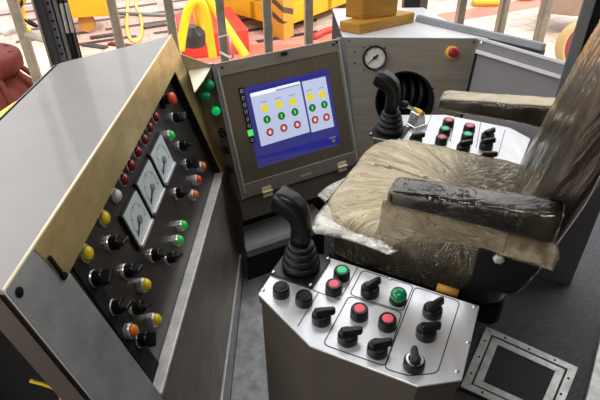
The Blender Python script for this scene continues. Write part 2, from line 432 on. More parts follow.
# ================================================================ SETTING
GZ = -0.15
def struct(name, bm, m, **k):
    o = obj(name, bm, m, world=True, **k); o['kind'] = 'structure'; return o
struct('floor', box(B(), -1.25, 2.0, -1.4, 2.55, -0.06, 0), floorm)
gm = ground_mat()
bm = B(); box(bm, -22, 22, 2.60, 34, GZ - 0.1, GZ); box(bm, -22, -1.27, -6, 2.60, GZ - 0.1, GZ); box(bm, 2.02, 22, -6, 2.60, GZ - 0.1, GZ)
go = struct('ground', bm, gm)
struct('ceiling', box(B(), -1.25, 2.0, -1.4, 1.95, 2.55, 2.60), ceilm)
struct('wall_back', box(B(), -1.25, 2.0, -1.45, -1.4, 0, 2.55), wallm)
struct('wall_right', box(B(), 2.0, 2.05, -1.4, 1.75, 0, 2.55), wallm)

# ================================================================ LEFT INSTRUMENT CABINET
A_ = V((sin(radians(2)), cos(radians(2)), 0)); nx = V((cos(radians(2)), -sin(radians(2)), 0))
tl = radians(13.6)
dn = nx * sin(tl) - Z_ * cos(tl)
ZC = 1.05
LF = Plane(at(172, 35, ZC), A_, -dn)          # sloped front plane of the cabinet, origin at its far top corner
LP = LF.off(-0.030)                            # recessed instrument panel
cab = thing('instrument_cabinet', (-0.55, 1.2, 0), 'long grey topped steel instrument cabinet with sloped dark panel of lamps and meters', 'control cabinet')
L0, L1, DN = LF.loc(5, 290)[0], 0.0, 0.565
NEARX = L0
# top cover: flat grey sheet
pTF = LF.P(0, 0); pTN = LF.P(L0, 0)
back_far = at(54, 65, ZC); back_far2 = at(62, 62, ZC)
back_near = V((back_far.x + A_.x * -1.0, back_far.y - 1.0, ZC)); back_near = back_far - A_ * ((back_far - pTN).dot(A_))
top_poly = [pTF, back_far2, back_far, back_near, pTN]
bm = B(); prism(bm, [(p.x, p.y) for p in top_poly], ZC - 0.012, ZC); obj('top_cover', bm, greytop, cab, world=True, bevel=0.004)
# front frame: top band, near band, far band around the recessed panel
o_tn = LF.loc(70, 272); o_tf = LF.loc(175.5, 71.5); o_bn = LF.loc(160, 393); o_bf = LF.loc(222, 172)
bot = min(o_bn[1], o_bf[1]) - 0.012
farx = 0.03
outer = [(0, 0), (L0, 0), (L0 + 0.004, bot), (farx, bot)]
top_near_y = o_tn[1]
MLF = LF.M()
s_a = (LF.loc(33, 248)[0], 0.0); s_b = LF.loc(66, 281)
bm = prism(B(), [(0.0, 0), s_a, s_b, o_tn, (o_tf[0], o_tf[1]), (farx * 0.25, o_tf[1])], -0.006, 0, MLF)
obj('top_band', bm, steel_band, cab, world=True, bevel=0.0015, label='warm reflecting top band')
bm = prism(B(), [(L0, 0), (s_a[0] - 0.001, 0), (s_b[0] - 0.001, s_b[1]), (o_tn[0], o_tn[1] - 0.001), (o_bn[0], o_bn[1]), (o_bn[0], bot), (L0 + 0.003, bot)], -0.0065, -0.0005, MLF)
obj('side_band', bm, framesteel, cab, world=True, bevel=0.0015)
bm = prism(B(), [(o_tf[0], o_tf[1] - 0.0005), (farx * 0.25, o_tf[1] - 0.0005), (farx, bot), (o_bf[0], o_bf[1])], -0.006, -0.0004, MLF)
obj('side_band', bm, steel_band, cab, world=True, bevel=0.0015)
tube(bm := B(), [LF.P(0, 0.0, -0.003), LF.P(L0, 0.0, -0.003)], 0.0035, 8); obj('edge_trim', bm, cream, cab, world=True, label='pale edge trim')
# recess walls
bm = B()
cor = [o_tn, o_tf, o_bf, o_bn]
for i in (0, 1, 3):
    a, b = cor[i], cor[(i + 1) % 4]
    bm.faces.new([bm.verts.new(LF.P(a[0], a[1], -0.004)), bm.verts.new(LF.P(b[0], b[1], -0.004)), bm.verts.new(LF.P(b[0], b[1], -0.042)), bm.verts.new(LF.P(a[0], a[1], -0.042))])
o = obj('recess_lining', bm, blackmetal, cab, world=True)
sm = o.modifiers.new('thickness', 'SOLIDIFY'); sm.thickness = 0.003; sm.offset = 0
a, b = o_bf, o_bn; dz = -0.010
hexa(bm := B(), [LF.P(a[0], a[1], 0.003), LF.P(b[0], b[1], 0.003), LF.P(b[0], b[1], -0.030), LF.P(a[0], a[1], -0.030)], [LF.P(a[0], a[1] + dz, 0.003), LF.P(b[0], b[1] + dz, 0.003), LF.P(b[0], b[1] + dz, -0.030), LF.P(a[0], a[1] + dz, -0.030)])
obj('ledge', bm, ledgem, cab, world=True, bevel=0.002, label='pale steel ledge under the dark panel')
# recessed dark panel
bm = prism(B(), [(L0 + 0.02, -0.03), (farx - 0.004, -0.03), (farx, bot + 0.0), (L0 + 0.02, bot + 0.0)], -0.003, 0, LP.M())
obj('instrument_panel', bm, darkpanel, cab, world=True)
fl_ = [LP.loc(*p_) for p_ in ((70, 266), (160, 397), (163, 386), (161, 367), (113, 305), (84, 262))]
obj('panel_edge_strip', prism(B(), fl_, 0, 0.004, LP.M()), voidm, cab, world=True, label='black strip along the near panel edge')  # flat black strip laid on the panel along its near edge
bm = prism(B(), [(o_bn[0] - 0.004, o_bn[1] - 0.010), (o_bf[0], o_bf[1] - 0.010), (farx, bot), (o_bn[0], bot)], -0.004, 0.001, MLF)
obj('lower_band', bm, doorsteel, cab, world=True, bevel=0.001)
# lower front: door and plinth
lf, ln = LF.P(farx, bot), LF.P(L0 + 0.003, bot)
ff, fn = at(245, 260, 0), at(231, 393, 0)
dirf = (ff - fn).normalized(); ffl = fn + dirf * ((lf - fn).dot(dirf)); fnl = fn + dirf * ((ln - fn).dot(dirf))
def lerp(a, b, t): return a + (b - a) * t
sf = 0.77
mf, mn = lerp(lf, ffl, sf), lerp(ln, fnl, sf)
inn = -nx * 0.015
hexa(bm := B(), [lf, ln, mn, mf], [lf + inn, ln + inn, mn + inn, mf + inn]); obj('access_door', bm, doorsteel, cab, world=True, bevel=0.002)
g = Z_ * -0.004
hexa(bm := B(), [mf + g + nx * 0.006, mn + g + nx * 0.006, fnl, ffl], [mf + g + inn, mn + g + inn, fnl + inn, ffl + inn]); obj('plinth', bm, framesteel, cab, world=True, bevel=0.002)
tube(bm := B(), [mf + nx * 0.006, mn + nx * 0.006], 0.003, 8); obj('trim_strip', bm, ledgem, cab, world=True)
for t in (0.42, 0.68):
    p = lerp(lerp(mf, mn, t), lerp(ffl, fnl, t), 0.5); screw(cab, Plane(p + nx * 0.004, A_, Z_).M(), chrome, 0.006)
# back and far end sheets (behind the visible faces)
bk = nx * -1
bf, bn = back_far.copy(), back_near.copy()
bm = B(); hexa(bm, [bf, bn, V((bn.x, bn.y, 0)), V((bf.x, bf.y, 0))], [bf + nx * 0.01, bn + nx * 0.01, V((bn.x + .01, bn.y, 0)), V((bf.x + .01, bf.y, 0))])
obj('back_sheet', bm, greypanel, cab, world=True)
pf = [LF.P(0, -0.002, -0.006), back_far2 - Z_ * 0.012, back_far - Z_ * 0.012, V((back_far.x, back_far.y, 0)), V((back_far2.x, back_far2.y, 0)), ffl + inn, lf + inn]
bm = B(); bm.faces.new([bm.verts.new(p) for p in (pf[0], pf[1], pf[4], pf[5], pf[6])]); o = obj('end_sheet', bm, greypanel, cab, world=True)
sm = o.modifiers.new('thickness', 'SOLIDIFY'); sm.thickness = 0.004
# near end: taupe return flange, then the open dark inside
def nearstrip(c0, c1, m, name, lab, off):
    q = [LF.P(L0 + off, 0.0, c0), LF.P(L0 + off, 0.0, c1), LF.P(L0 + 0.003 + off, bot, c1), LF.P(L0 + 0.003 + off, bot, c0)]
    hexa(bm := B(), q, [p + A_ * 0.012 for p in q]); obj(name, bm, m, cab, world=True, bevel=0.001, label=lab)
nearstrip(-0.007, -0.018, blackmetal, 'door_gasket', 'black gasket', 0.003)
nearstrip(-0.018, -0.062, brownbody, 'end_flange', 'taupe end flange', 0.0)
q = [LF.P(L0 + 0.10, -0.02, -0.065), back_near + A_ * 0.10 - Z_ * 0.02, V((back_near.x, back_near.y + 0.10, 0.0)), fnl + inn * 2 + A_ * 0.10]
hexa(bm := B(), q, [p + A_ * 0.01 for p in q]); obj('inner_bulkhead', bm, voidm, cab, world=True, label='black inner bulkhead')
# bracket and screw on the near band
a, b = LF.loc(55, 267)
bm = B(); box(bm, -0.026, 0.026, -0.003, 0.003, 0.001, 0.006); box(bm, -0.030, -0.020, -0.006, 0.006, 0.0, 0.008)
a1, b1 = LF.loc(46, 255); a2, b2 = LF.loc(66, 281)
obj('latch_bracket', bm, blackmetal, cab, LF.M(a, b, 0, math.atan2(b1 - b2, a1 - a2)))
a, b = LF.loc(19, 292); screw(cab, LF.M(a, b, 0), blackmetal, 0.009)
for (px, py) in ((228, 208), (171, 383)):
    pass
# --- meters
def quadloc(pl, pts, c=0): return [pl.loc(x, y, c) for x, y in pts]
meters = [[(137, 191.5), (152.7, 221.5), (141.5, 249), (123.5, 214.7)], [(149.5, 158.5), (164.3, 191), (154, 216), (138.2, 184.5)], [(161.5, 133), (174.5, 165), (166, 186.5), (151.7, 154.7)]]
for qd in meters:
    ql = quadloc(LP, qd, 0.012)
    x0 = (ql[2][0] + ql[3][0]) / 2; x1 = (ql[0][0] + ql[1][0]) / 2; y0 = (ql[1][1] + ql[2][1]) / 2; y1 = (ql[0][1] + ql[3][1]) / 2
    cx, cy = (x0 + x1) / 2, (y0 + y1) / 2; hw, hh = (x1 - x0) / 2, (y1 - y0) / 2
    M = LP.M(cx, cy, 0)
    mt = obj('panel_meter', prism(B(), rrect(-hw - .006, hw + .006, -hh - .006, hh + .006, 0.004), 0, 0.009), black, cab, M, bevel=0.001)
    obj('dial_face', prism(B(), rrect(-hw, hw, -hh, hh, 0.003), 0.009, 0.012), meterw, mt, M, label='white dial face')
    obj('lower_bezel', box(B(), -hw, hw, -hh, -hh + 0.010, 0.012, 0.018), silver, mt, M, bevel=0.002, label='pale lower bezel')
    bm = B()
    for k in range(5):
        an = radians(200 - 55 * k); r0, r1 = hw * 0.62, hw * 0.76
        Mk = Matrix.Rotation(an, 4, 'Z'); box(bm, r0, r1, -0.0022, 0.0022, 0.0121, 0.0126, Mk)
    prism(bm, [(hw * 0.76 * cos(radians(202 - 7.466 * i)), hw * 0.76 * sin(radians(202 - 7.466 * i))) for i in range(31)] + [(hw * 0.73 * cos(radians(-22 + 7.466 * i)), hw * 0.73 * sin(radians(-22 + 7.466 * i))) for i in range(31)], 0.0121, 0.0124)
    obj('scale_marks', bm, inkgrey, mt, M)
    bm = B(); Mk = Matrix.Rotation(radians(205), 4, 'Z'); box(bm, -0.01, hw * 0.85, -0.0018, 0.0018, 0.0135, 0.0150, Mk)
    obj('needle', bm, ink, mt, M)
    obj('hub', lathe(B(), ((0, 0.012), (0.011, 0.012), (0.010, 0.017), (0, 0.018)), 18), inkgrey, mt, M)
# --- lamps and switches on the dark panel
def put(key, make, px, py, h, label=None, rot=0, pl=LP, parent=cab):
    a, b = pl.loc(px, py, h); return kit(key, make, parent, pl.M(a, b, 0, rot), label)
for p in ((157, 116.5), (151, 127), (145.7, 139), (139.3, 151.5), (132.7, 165), (125.8, 178.8)): put('lr', mk_bezel_lamp(redl), *p, 0.012, 'red indicator lamp')
put('lw', mk_bezel_lamp(whitel), 118.5, 195, 0.012, 'white indicator lamp')
for p in ((106.5, 217.5), (89.5, 253)): put('ly', mk_bezel_lamp(yell, 0.018), *p, 0.012, 'yellow indicator lamp')
for p in ((174, 134.5), (186.5, 224.5), (182.7, 239.5)): put('lg', mk_bezel_lamp(greenl, 0.0150, 0.018), *p, 0.028, 'green indicator lamp')
for p in ((149.7, 284), (160, 319)): put('ly2', mk_bezel_lamp(yell, 0.0160, 0.018), *p, 0.028, 'yellow indicator lamp')
for p in ((205.5, 165.5), (197.7, 194), (136.7, 330)): put('lo', mk_bezel_lamp(orangel, 0.0160, 0.018), *p, 0.028, 'orange indicator lamp')
put('lor', mk_bezel_lamp(orred, 0.0160, 0.018), 201, 179, 0.028, 'orange red indicator lamp')
for i, p in enumerate(((183.5, 116), (189.7, 144.5), (196.5, 162.5), (187, 191.5), (164.5, 253.5), (179, 256), (124, 241), (139, 269), (108.5, 276), (127.7, 305), (147, 306), (152.5, 338))):
    put('sel_panel', mk_panel_selector, *p, 0.038, None, radians((200, 150, 215, 170, 160, 150, 165, 160, 200, 165, 150, 215)[i]))
put('es_panel', mk_estop(orred, black), 175, 98, 0.045)
# cable tail in the open end
cp = [LF.P(L0 + 0.07, -0.30, -0.17), LF.P(L0 + 0.06, -0.33, -0.12), LF.P(L0 + 0.06, -0.40, -0.14), LF.P(L0 + 0.06, -0.47, -0.11), LF.P(L0 + 0.05, -0.55, -0.14)]
tube(bm := B(), catmull(cp, 6), 0.004, 8); obj('cable', bm, yellowring, cab, world=True, smooth=True, label='yellow wire in the open end')
cp = [LF.P(L0 + 0.06, -0.37, -0.10), LF.P(L0 + 0.06, -0.40, -0.085), LF.P(L0 + 0.05, -0.46, -0.09), LF.P(L0 + 0.05, -0.56, -0.10)]
tube(bm := B(), catmull(cp, 6), 0.006, 8); obj('cable', bm, greysteel, cab, world=True, smooth=True, label='grey cable in the open end')

# ================================================================ SCREEN CABINET
ZS = 0.93
sTL, sTR = at(212.5, 64.2, ZS), at(340.7, 38.2, ZS)
D = (sTR - sTL).normalized(); nS = V((D.y, -D.x, 0)); t22 = radians(21)
upS = nS * -sin(t22) + Z_ * cos(t22)
SC = Plane(sTL, D, upS)
scr = thing('screen_cabinet', (sTL.x * 0.5 + sTR.x * 0.5, sTL.y * 0.5 + sTR.y * 0.5, 0), 'steel cabinet door with a lit blue touch screen facing the operator seat', 'control cabinet')
W, H = (sTR - sTL).length, 0.508
MS = SC.M()
disp = [SC.loc(*p) for p in ((244.7, 86.7), (328.3, 69), (342.2, 143.5), (256.2, 169.5))]
dx0, dx1 = (disp[0][0] + disp[3][0]) / 2, (disp[1][0] + disp[2][0]) / 2
dy1, dy0 = (disp[0][1] + disp[1][1]) / 2, (disp[2][1] + disp[3][1]) / 2
ix0, ix1, iy0, iy1 = 0.020, W - 0.022, -H + 0.055, -0.047
obj('door_frame', prism(B(), [(0, 0), (0, -H), (W, -H), (W, 0)], -0.03, 0, MS, holes=[[(ix0, iy0), (ix1, iy0), (ix1, iy1), (ix0, iy1)]]), steel, scr, world=True, bevel=0.002)
obj('bezel', prism(B(), [(ix0, iy0), (ix1, iy0), (ix1, iy1), (ix0, iy1)], -0.03, -0.004, MS, holes=[[(dx0, dy0), (dx1, dy0), (dx1, dy1), (dx0, dy1)]]), bronze, scr, world=True, label='bronze inner bezel')
obj('edge_strip', box(B(), W - 0.004, W + 0.010, -H, 0.004, -0.03, 0.004, MS), greysteel, scr, world=True, bevel=0.002)
obj('edge_strip', box(B(), ix1 + 0.008, ix1 + 0.014, -H + 0.02, -0.01, 0, 0.005, MS), silver, scr, world=True, bevel=0.001)
obj('edge_strip', box(B(), -0.005, 0.004, -H, 0.002, -0.032, 0.002, MS), greysteel, scr, world=True)
obj('edge_strip', box(B(), 0.010, 0.016, -H + 0.02, -0.02, 0, 0.004, MS), silver, scr, world=True, bevel=0.001)
# display
def em(name, col, s=1.0): return mat(name, col, 0.5, emit=s)
blue = em('screen blue', (0.032, 0.032, 0.17), 0.75); bluelo = em('screen deep blue', (0.016, 0.016, 0.19), 0.8); pale = em('screen pale', (0.45, 0.50, 0.68), 0.75); white_ = em('screen white', (0.80, 0.84, 0.90), 0.8)
uiy = em('screen yellow', (0.75, 0.60, 0.02), 0.7); uig = em('screen green', (0.01, 0.14, 0.03), 0.6); uigl = em('screen lime', (0.10, 0.80, 0.12), 0.7)
uir = em('screen red', (0.72, 0.09, 0.05), 0.7); uid = em('screen dark', (0.03, 0.02, 0.03), 0.4); uik = em('screen key', (0.01, 0.01, 0.02), 0.2); uigr = em('screen grey', (0.25, 0.28, 0.36), 0.6)
dsp = obj('display', prism(B(), [(dx0, dy0), (dx1, dy0), (dx1, dy1), (dx0, dy1)], -0.012, -0.007, MS), blue, scr, world=True, label='lit blue display')
def ui(name, m, px4, c=0.0004):
    pts = [SC.loc(*p, -0.007) for p in px4]
    return obj(name, prism(B(), pts, -0.007, -0.007 + c, MS), m, dsp, world=True)
def c4(x, y): return (180 + x / 3.3333, 40 + y / 3.3333)
ui('header_strip', bluelo, [c4(225, 170), c4(497, 100), c4(500, 112), c4(228, 182)], 0.0003)
ui('mimic_panel', pale, [c4(233, 180), c4(400, 141), c4(433, 306), c4(271, 355)])
ui('mimic_panel', pale, [c4(406, 139), c4(484, 121), c4(514, 288), c4(439, 308)])
ui('footer_strip', bluelo, [c4(251, 392), c4(538, 313), c4(541, 343), c4(253, 399)], 0.0003)
ui('tab', white_, [c4(233, 179), c4(317, 158), c4(320, 170), c4(236, 191)], 0.0007)
ui('tab', uigr, [c4(320, 166), c4(399, 146), c4(399, 150), c4(321, 170)], 0.0007)
ui('tab', white_, [c4(320, 157), c4(398, 138), c4(399, 145), c4(321, 164)], 0.0007)
cols = [((282, 228), (290, 265), (300, 307)), ((330, 215), (338, 253), (346, 293)), ((375, 205), (383, 240), (391, 282)), ((433, 190), (441, 226), (450, 266)), ((473, 181), (481, 215), (488, 257))]
def disc(name, m, px, r, c0, c1, par, n=20):
    a, b = SC.loc(*px, -0.007)
    return obj(name, prism(B(), circ(a, b, r, n), -0.007 + c0, -0.007 + c1, MS), m, par, world=True)
for c in cols:
    disc('valve_icon', uiy, c4(*c[0]), 0.0145, 0.0003, 0.0012, dsp)
    d = disc('start_icon', uig, c4(*c[1]), 0.0150, 0.0003, 0.0010, dsp); 
    a, b = SC.loc(*c4(*c[1]), -0.007); obj('start_mark', box(B(), a - 0.003, a + 0.003, b - 0.007, b + 0.007, -0.0065, -0.0055, MS), uigl, dsp, world=True)
    disc('stop_icon', uid, c4(*c[2]), 0.0150, 0.0003, 0.0010, dsp); disc('stop_ring', uir, c4(*c[2]), 0.0108, 0.0009, 0.0014, dsp)
    a, b = SC.loc(*c4(*c[2]), -0.007); obj('stop_mark', prism(B(), rrect(a - .0045, a + .0045, b - .0055, b + .0055, .0035, 3), -0.0057, -0.0051, MS, holes=[rrect(a - .0022, a + .0022, b - .003, b + .003, .0018, 3)]), white_, dsp, world=True)
    # the small unreadable caption bar above each column
    a, b = SC.loc(*c4(c[0][0] - 3, c[0][1] - 22), -0.007); obj('caption', box(B(), a - 0.012, a + 0.012, b - 0.0018, b + 0.0018, -0.0066, -0.0062, MS), uigr, dsp, world=True)
disc('help_icon', uik, c4(512, 335), 0.0125, 0.0005, 0.001, dsp)
a, b = SC.loc(*c4(512, 335), -0.007); obj('help_ring', prism(B(), circ(a, b, 0.0075, 16), -0.006, -0.0055, MS, holes=[circ(a, b, 0.0048, 16)]), uigr, dsp, world=True)
ui('caption', uigr, [c4(497, 326), c4(520, 320), c4(520, 323), c4(497, 329)], 0.0006)
# column of keys beside the display
for k in range(8):
    x, y = 206 + k * 5.0, 170 + k * 23.3
    a, b = SC.loc(*c4(x, y)); key = obj('soft_key', prism(B(), rrect(a - 0.0105, a + 0.0105, b - 0.0115, b + 0.0115, 0.002, 3), -0.004, -0.001, MS), uigl if k == 6 else black, scr, world=True, label='lit green soft key' if k == 6 else 'black soft key')
    if k != 6: obj('key_mark', prism(B(), rrect(a - 0.0052, a + 0.0052, b - 0.006, b + 0.006, 0.0015, 3), -0.001, -0.0006, MS, holes=[rrect(a - 0.0032, a + 0.0032, b - 0.004, b + 0.004, 0.001, 3)]), meterw, key, world=True)
# small screws, catches, hinges, maker plate
for p in ((222, 67.5), (333.5, 44.5), (336.5, 42)): a, b = SC.loc(*p); screw(scr, SC.M(a, b), blackmetal, 0.005)
a, b = SC.loc(283.5, 53.5); obj('catch', box(B(), -0.012, 0.012, -0.008, 0.006, 0, 0.012), blackmetal, scr, SC.M(a, b), bevel=0.002)
for p in ((267, 191.5), (342, 166.5)):
    a, b = SC.loc(*p); M = SC.M(a, b)
    hg = obj('hinge', box(B(), -0.020, 0.020, -0.020, 0.020, 0, 0.004), cream, scr, M, bevel=0.001, label='bright hinge')
    bm = B(); tube(bm, [(-0.021, 0, 0.006), (0.021, 0, 0.006)], 0.0055, 10); obj('knuckle', bm, steel_band, hg, M)
ui_a, ui_b = SC.loc(306, 174.5); obj('maker_plate', box(B(), -0.024, 0.024, -0.005, 0.005, 0, 0.001), silver, scr, SC.M(ui_a, ui_b))
# skirt below and body behind
k0, k1 = SC.P(-0.012, -H - 0.004, -0.012), SC.P(W + 0.006, -H - 0.004, -0.012)
dnS = -upS * 0.085
hexa(bm := B(), [k0, k1, k1 + dnS, k0 + dnS], [p - nS * 0.02 for p in (k0, k1, k1 + dnS, k0 + dnS)]); obj('skirt', bm, brownbody, scr, world=True, bevel=0.002)
k2, k3 = k0 + dnS - nS * 0.17, k1 + dnS - nS * 0.17
hexa(bm := B(), [k2, k3, V((k3.x, k3.y, 0)), V((k2.x, k2.y, 0))], [p - nS * 0.02 for p in (k2, k3, V((k3.x, k3.y, 0)), V((k2.x, k2.y, 0)))]); obj('lower_panel', bm, blackmetal, scr, world=True)

# ================================================================ NARROW LAMP PANEL between the two
q = [LF.P(0.012, -0.06, -0.02), SC.P(-0.006, 0.0, -0.012), SC.P(-0.006, -H - 0.01, -0.012), LF.P(0.035, bot - 0.02, -0.02)]
lampc = thing('lamp_panel', (q[0].x * .5 + q[1].x * .5, q[0].y * .5 + q[1].y * .5, 0), 'narrow steel panel with green lamps wedged between left cabinet and screen', 'control panel')
nl = (q[1] - q[0]).cross(q[3] - q[0]).normalized()
if nl.y > 0: nl = -nl
hexa(bm := B(), q, [p - nl * 0.01 for p in q]); obj('panel', bm, facet, lampc, world=True)
mid = (q[0] + q[1] + q[2] + q[3]) / 4
yl = ((q[0] + q[1]) - (q[2] + q[3])).normalized(); LM = Plane(mid, yl.cross(nl), yl)
g0, g1 = V((q[3].x, q[3].y, q[3].z)), q[2]
hexa(bm := B(), [g0, g1, V((g1.x, g1.y, 0)), V((g0.x, g0.y, 0))], [p - nl * 0.01 for p in (g0, g1, V((g1.x, g1.y, 0)), V((g0.x, g0.y, 0)))]); obj('lower_panel', bm, doorsteel, lampc, world=True)
FP = Plane(mid + nl * 0.004, yl.cross(nl), yl)
fz = ZS - 0.012
obj('lit_top_sheet', prism(B(), [tuple(at(*p, fz).xy) for p in ((187, 66), (213, 63), (203.5, 80), (194.5, 92))], fz - 0.004, fz), cream, lampc, world=True, label='pale sheet for light on the panel top')  # cream sheet stands for the lit upper part of the panel
for p, m, k in (((210, 86), greenk, 'gk'), ((206.2, 96.8), greenk, 'gk'), ((216.5, 111.5), greenlit, 'gkl')):
    put(k, mk_bezel_lamp(m, 0.0165, 0.026, greenk), *p, 0.034, 'lit green lamp' if k == 'gkl' else 'green lamp', 0, LM, lampc)
for p in ((223.5, 134.5), (228, 151.6), (232, 171)): put('kn', mk_knob, *p, 0.035, None, radians(160), LM, lampc)

# ================================================================ GAUGE CABINET
gTL, gTR = SC.P(W + 0.011, 0.002, 0), at(479.5, 38.6, ZS)
gTR.z = gTL.z = ZS
XG = (gTR - gTL).normalized(); nG = V((XG.y, -XG.x, 0)); t2 = radians(19.7)
upG = nG * -sin(t2) + Z_ * cos(t2)
GP = Plane(gTL, XG, upG); WG = (gTR - gTL).length
rTR = at(577, 66.8, ZS)
XR = (rTR - gTR).normalized(); nR = V((XR.y, -XR.x, 0)); upR = nR * -sin(t2) + Z_ * cos(t2)
RP = Plane(gTR, XR, upR)
edgeR = GP.N.cross(RP.N).normalized()
if edgeR.z > 0: edgeR = -edgeR
edgeL = SC.N.cross(GP.N).normalized()
if edgeL.z > 0: edgeL = -edgeL
HG = 0.56
def ab(pl, p): d = p - pl.q; return d.dot(pl.X), d.dot(pl.Y)
gc = thing('gauge_cabinet', (gTL.x * .5 + gTR.x * .5, gTL.y, 0), 'stainless cabinet behind the seat console with round pressure gauge and dark porthole', 'control cabinet')
hc = GP.loc(404.5, 101); hr = abs(GP.loc(432.5, 101)[0] - GP.loc(376, 101)[0]) / 2
l_bot, r_bot = gTL + edgeL * HG, gTR + edgeR * HG
MG = GP.M()
ga, gb = ab(GP, l_bot), ab(GP, r_bot)
obj('front_panel', prism(B(), [(0, 0), ga, gb, (WG, 0)], -0.008, 0, MG, holes=[circ(hc[0], hc[1], hr, 48)]), steel, gc, world=True)
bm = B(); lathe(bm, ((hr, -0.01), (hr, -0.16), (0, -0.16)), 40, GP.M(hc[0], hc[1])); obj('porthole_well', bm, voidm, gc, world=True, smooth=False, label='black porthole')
bm = B(); lathe(bm, ((hr - 0.002, 0.0), (hr + 0.005, 0.0), (hr + 0.005, 0.004), (hr - 0.002, 0.004), (hr - 0.002, -0.02)), 48, GP.M(hc[0], hc[1])); obj('porthole_ring', bm, blackmetal, gc, world=True)
for k in range(5):
    bm = B(); x = hc[0] + (k - 2) * 0.035; tube(bm, catmull([GP.P(x, hc[1] + 0.09, -0.10), GP.P(x + 0.01, hc[1] + 0.02, -0.07), GP.P(x - 0.005, hc[1] - 0.05, -0.09), GP.P(x, hc[1] - 0.11, -0.12)], 5), 0.013, 8); obj('hose', bm, blacksoft, gc, world=True, smooth=True)
tube(bm := B(), [gTR + nG * 0.002, r_bot + nG * 0.002], 0.0045, 8); obj('corner_seal', bm, blackmetal, gc, world=True)
# top sheet
tb = at(418, 10, ZS); tb.z = ZS; tleft = V((gTL.x - 0.02, gTL.y + 0.16, ZS))
bm = prism(B(), [(gTL.x, gTL.y), (gTR.x, gTR.y), (tb.x + 0.03, tb.y + 0.03), (tleft.x, tb.y + 0.03)], ZS - 0.006, ZS + 0.002); obj('top_sheet', bm, whiterim, gc, world=True, bevel=0.0015, label='pale top sheet')
bl = V((tleft.x, tb.y + 0.03, ZS - 0.006)); br_ = V((tb.x + 0.03, tb.y + 0.03, ZS - 0.006))
hexa(bm := B(), [bl, br_, V((br_.x, br_.y, 0)), V((bl.x, bl.y, 0))], [p - V((0, 0.01, 0)) for p in (bl, br_, V((br_.x, br_.y, 0)), V((bl.x, bl.y, 0)))]); obj('back_sheet', bm, greypanel, gc, world=True)
# gauge
a, b = GP.loc(374.4, 57.8); rg = abs(GP.loc(386.6, 57.8)[0] - GP.loc(362.2, 57.8)[0]) / 2; M = GP.M(a, b)
pg = obj('pressure_gauge', lathe(B(), ((0, 0), (rg, 0), (rg, 0.018), (rg * 0.95, 0.022), (rg * 0.84, 0.020), (rg * 0.82, 0.010), (0, 0.010)), 40), black, gc, M, label='black rimmed pressure gauge')
obj('dial_face', lathe(B(), ((0, 0.0125), (rg * 0.83, 0.0125), (rg * 0.83, 0.009), (0, 0.009)), 36), gaugew, pg, M, label='cream dial')
bm = B()
for k in range(21):
    an = radians(225 - 270 * k / 20); Mk = Matrix.Rotation(an, 4, 'Z'); l = 0.62 if k % 5 == 0 else 0.70
    box(bm, rg * l, rg * 0.76, -0.0006 * (2 if k % 5 == 0 else 1), 0.0006 * (2 if k % 5 == 0 else 1), 0.0125, 0.0130, Mk)
obj('scale_marks', bm, ink, pg, M)
bm = B(); Mk = Matrix.Rotation(radians(222), 4, 'Z'); prism(bm, [(-rg * 0.35, -0.0045), (rg * 0.05, -0.003), (rg * 0.70, -0.001), (rg * 0.70, 0.001), (rg * 0.05, 0.003), (-rg * 0.35, 0.0045)], 0.0145, 0.016, Mk); obj('needle', bm, ink, pg, M)
obj('hub', lathe(B(), ((0, 0.0125), (0.007, 0.0125), (0.006, 0.018), (0, 0.0185)), 16), ink, pg, M)
put('es_gauge', mk_estop(estop, yellowring), 454, 52.5, 0.04, 'emergency stop on a yellow collar', 0, GP, gc)
for p in ((349, 41), (474, 42), (355, 52), (355, 63), (364, 47.5), (385, 48), (364, 70), (384.5, 70), (433, 88.5)): a, b = GP.loc(*p); screw(gc, GP.M(a, b), blackmetal, 0.0035)

# ================================================================ RIGHT GREY CABINET
rc = thing('side_cabinet', (rTR.x * .5 + gTR.x * .5, rTR.y * .5 + gTR.y * .5, 0), 'plain grey painted cabinet with white top rim behind the seat backrest', 'control cabinet')
WR = (rTR - gTR).length + 0.02; HR = 0.42
MR = RP.M(); eb = ab(RP, gTR + edgeR * HR)
rimh = -0.052
e1 = ab(RP, gTR + edgeR * (-rimh))
obj('rim', prism(B(), [(0.004, 0), e1, (WR, rimh), (WR, 0)], -0.012, 0.012, MR), greypanel, rc, world=True, bevel=0.002)
obj('rim_edge', box(B(), 0.002, WR, -0.006, 0.006, -0.012, 0.016, MR), whiterim, rc, world=True, bevel=0.002, label='white rim edge')
obj('rim_edge', box(B(), e1[0] + 0.006, WR, rimh - 0.002, rimh + 0.012, 0.004, 0.022, MR), whiterim, rc, world=True, bevel=0.002, label='white rim edge')
obj('front_panel', prism(B(), [e1, eb, (WR, eb[1]), (WR, rimh)], -0.012, -0.002, MR), greypanel, rc, world=True)
for p in ((483, 43), (547, 57.5)): a, b = RP.loc(*p); screw(rc, RP.M(a, b, 0.012), chrome, 0.006)
bq = [RP.P(0.16, -HR, -0.05) - nR * 0.22, RP.P(WR, -HR, -0.05) - nR * 0.22]
hexa(bm := B(), [bq[0], bq[1], V((bq[1].x, bq[1].y, 0)), V((bq[0].x, bq[0].y, 0))], [p - nR * 0.02 for p in (bq[0], bq[1], V((bq[1].x, bq[1].y, 0)), V((bq[0].x, bq[0].y, 0)))]); obj('lower_panel', bm, blackmetal, rc, world=True)
rq = [RP.P(0.02, 0, -0.012), RP.P(WR, 0, -0.012), RP.P(WR, 0, -0.012) - nR * 0.28, RP.P(0.02, 0, -0.012) - nR * 0.28]

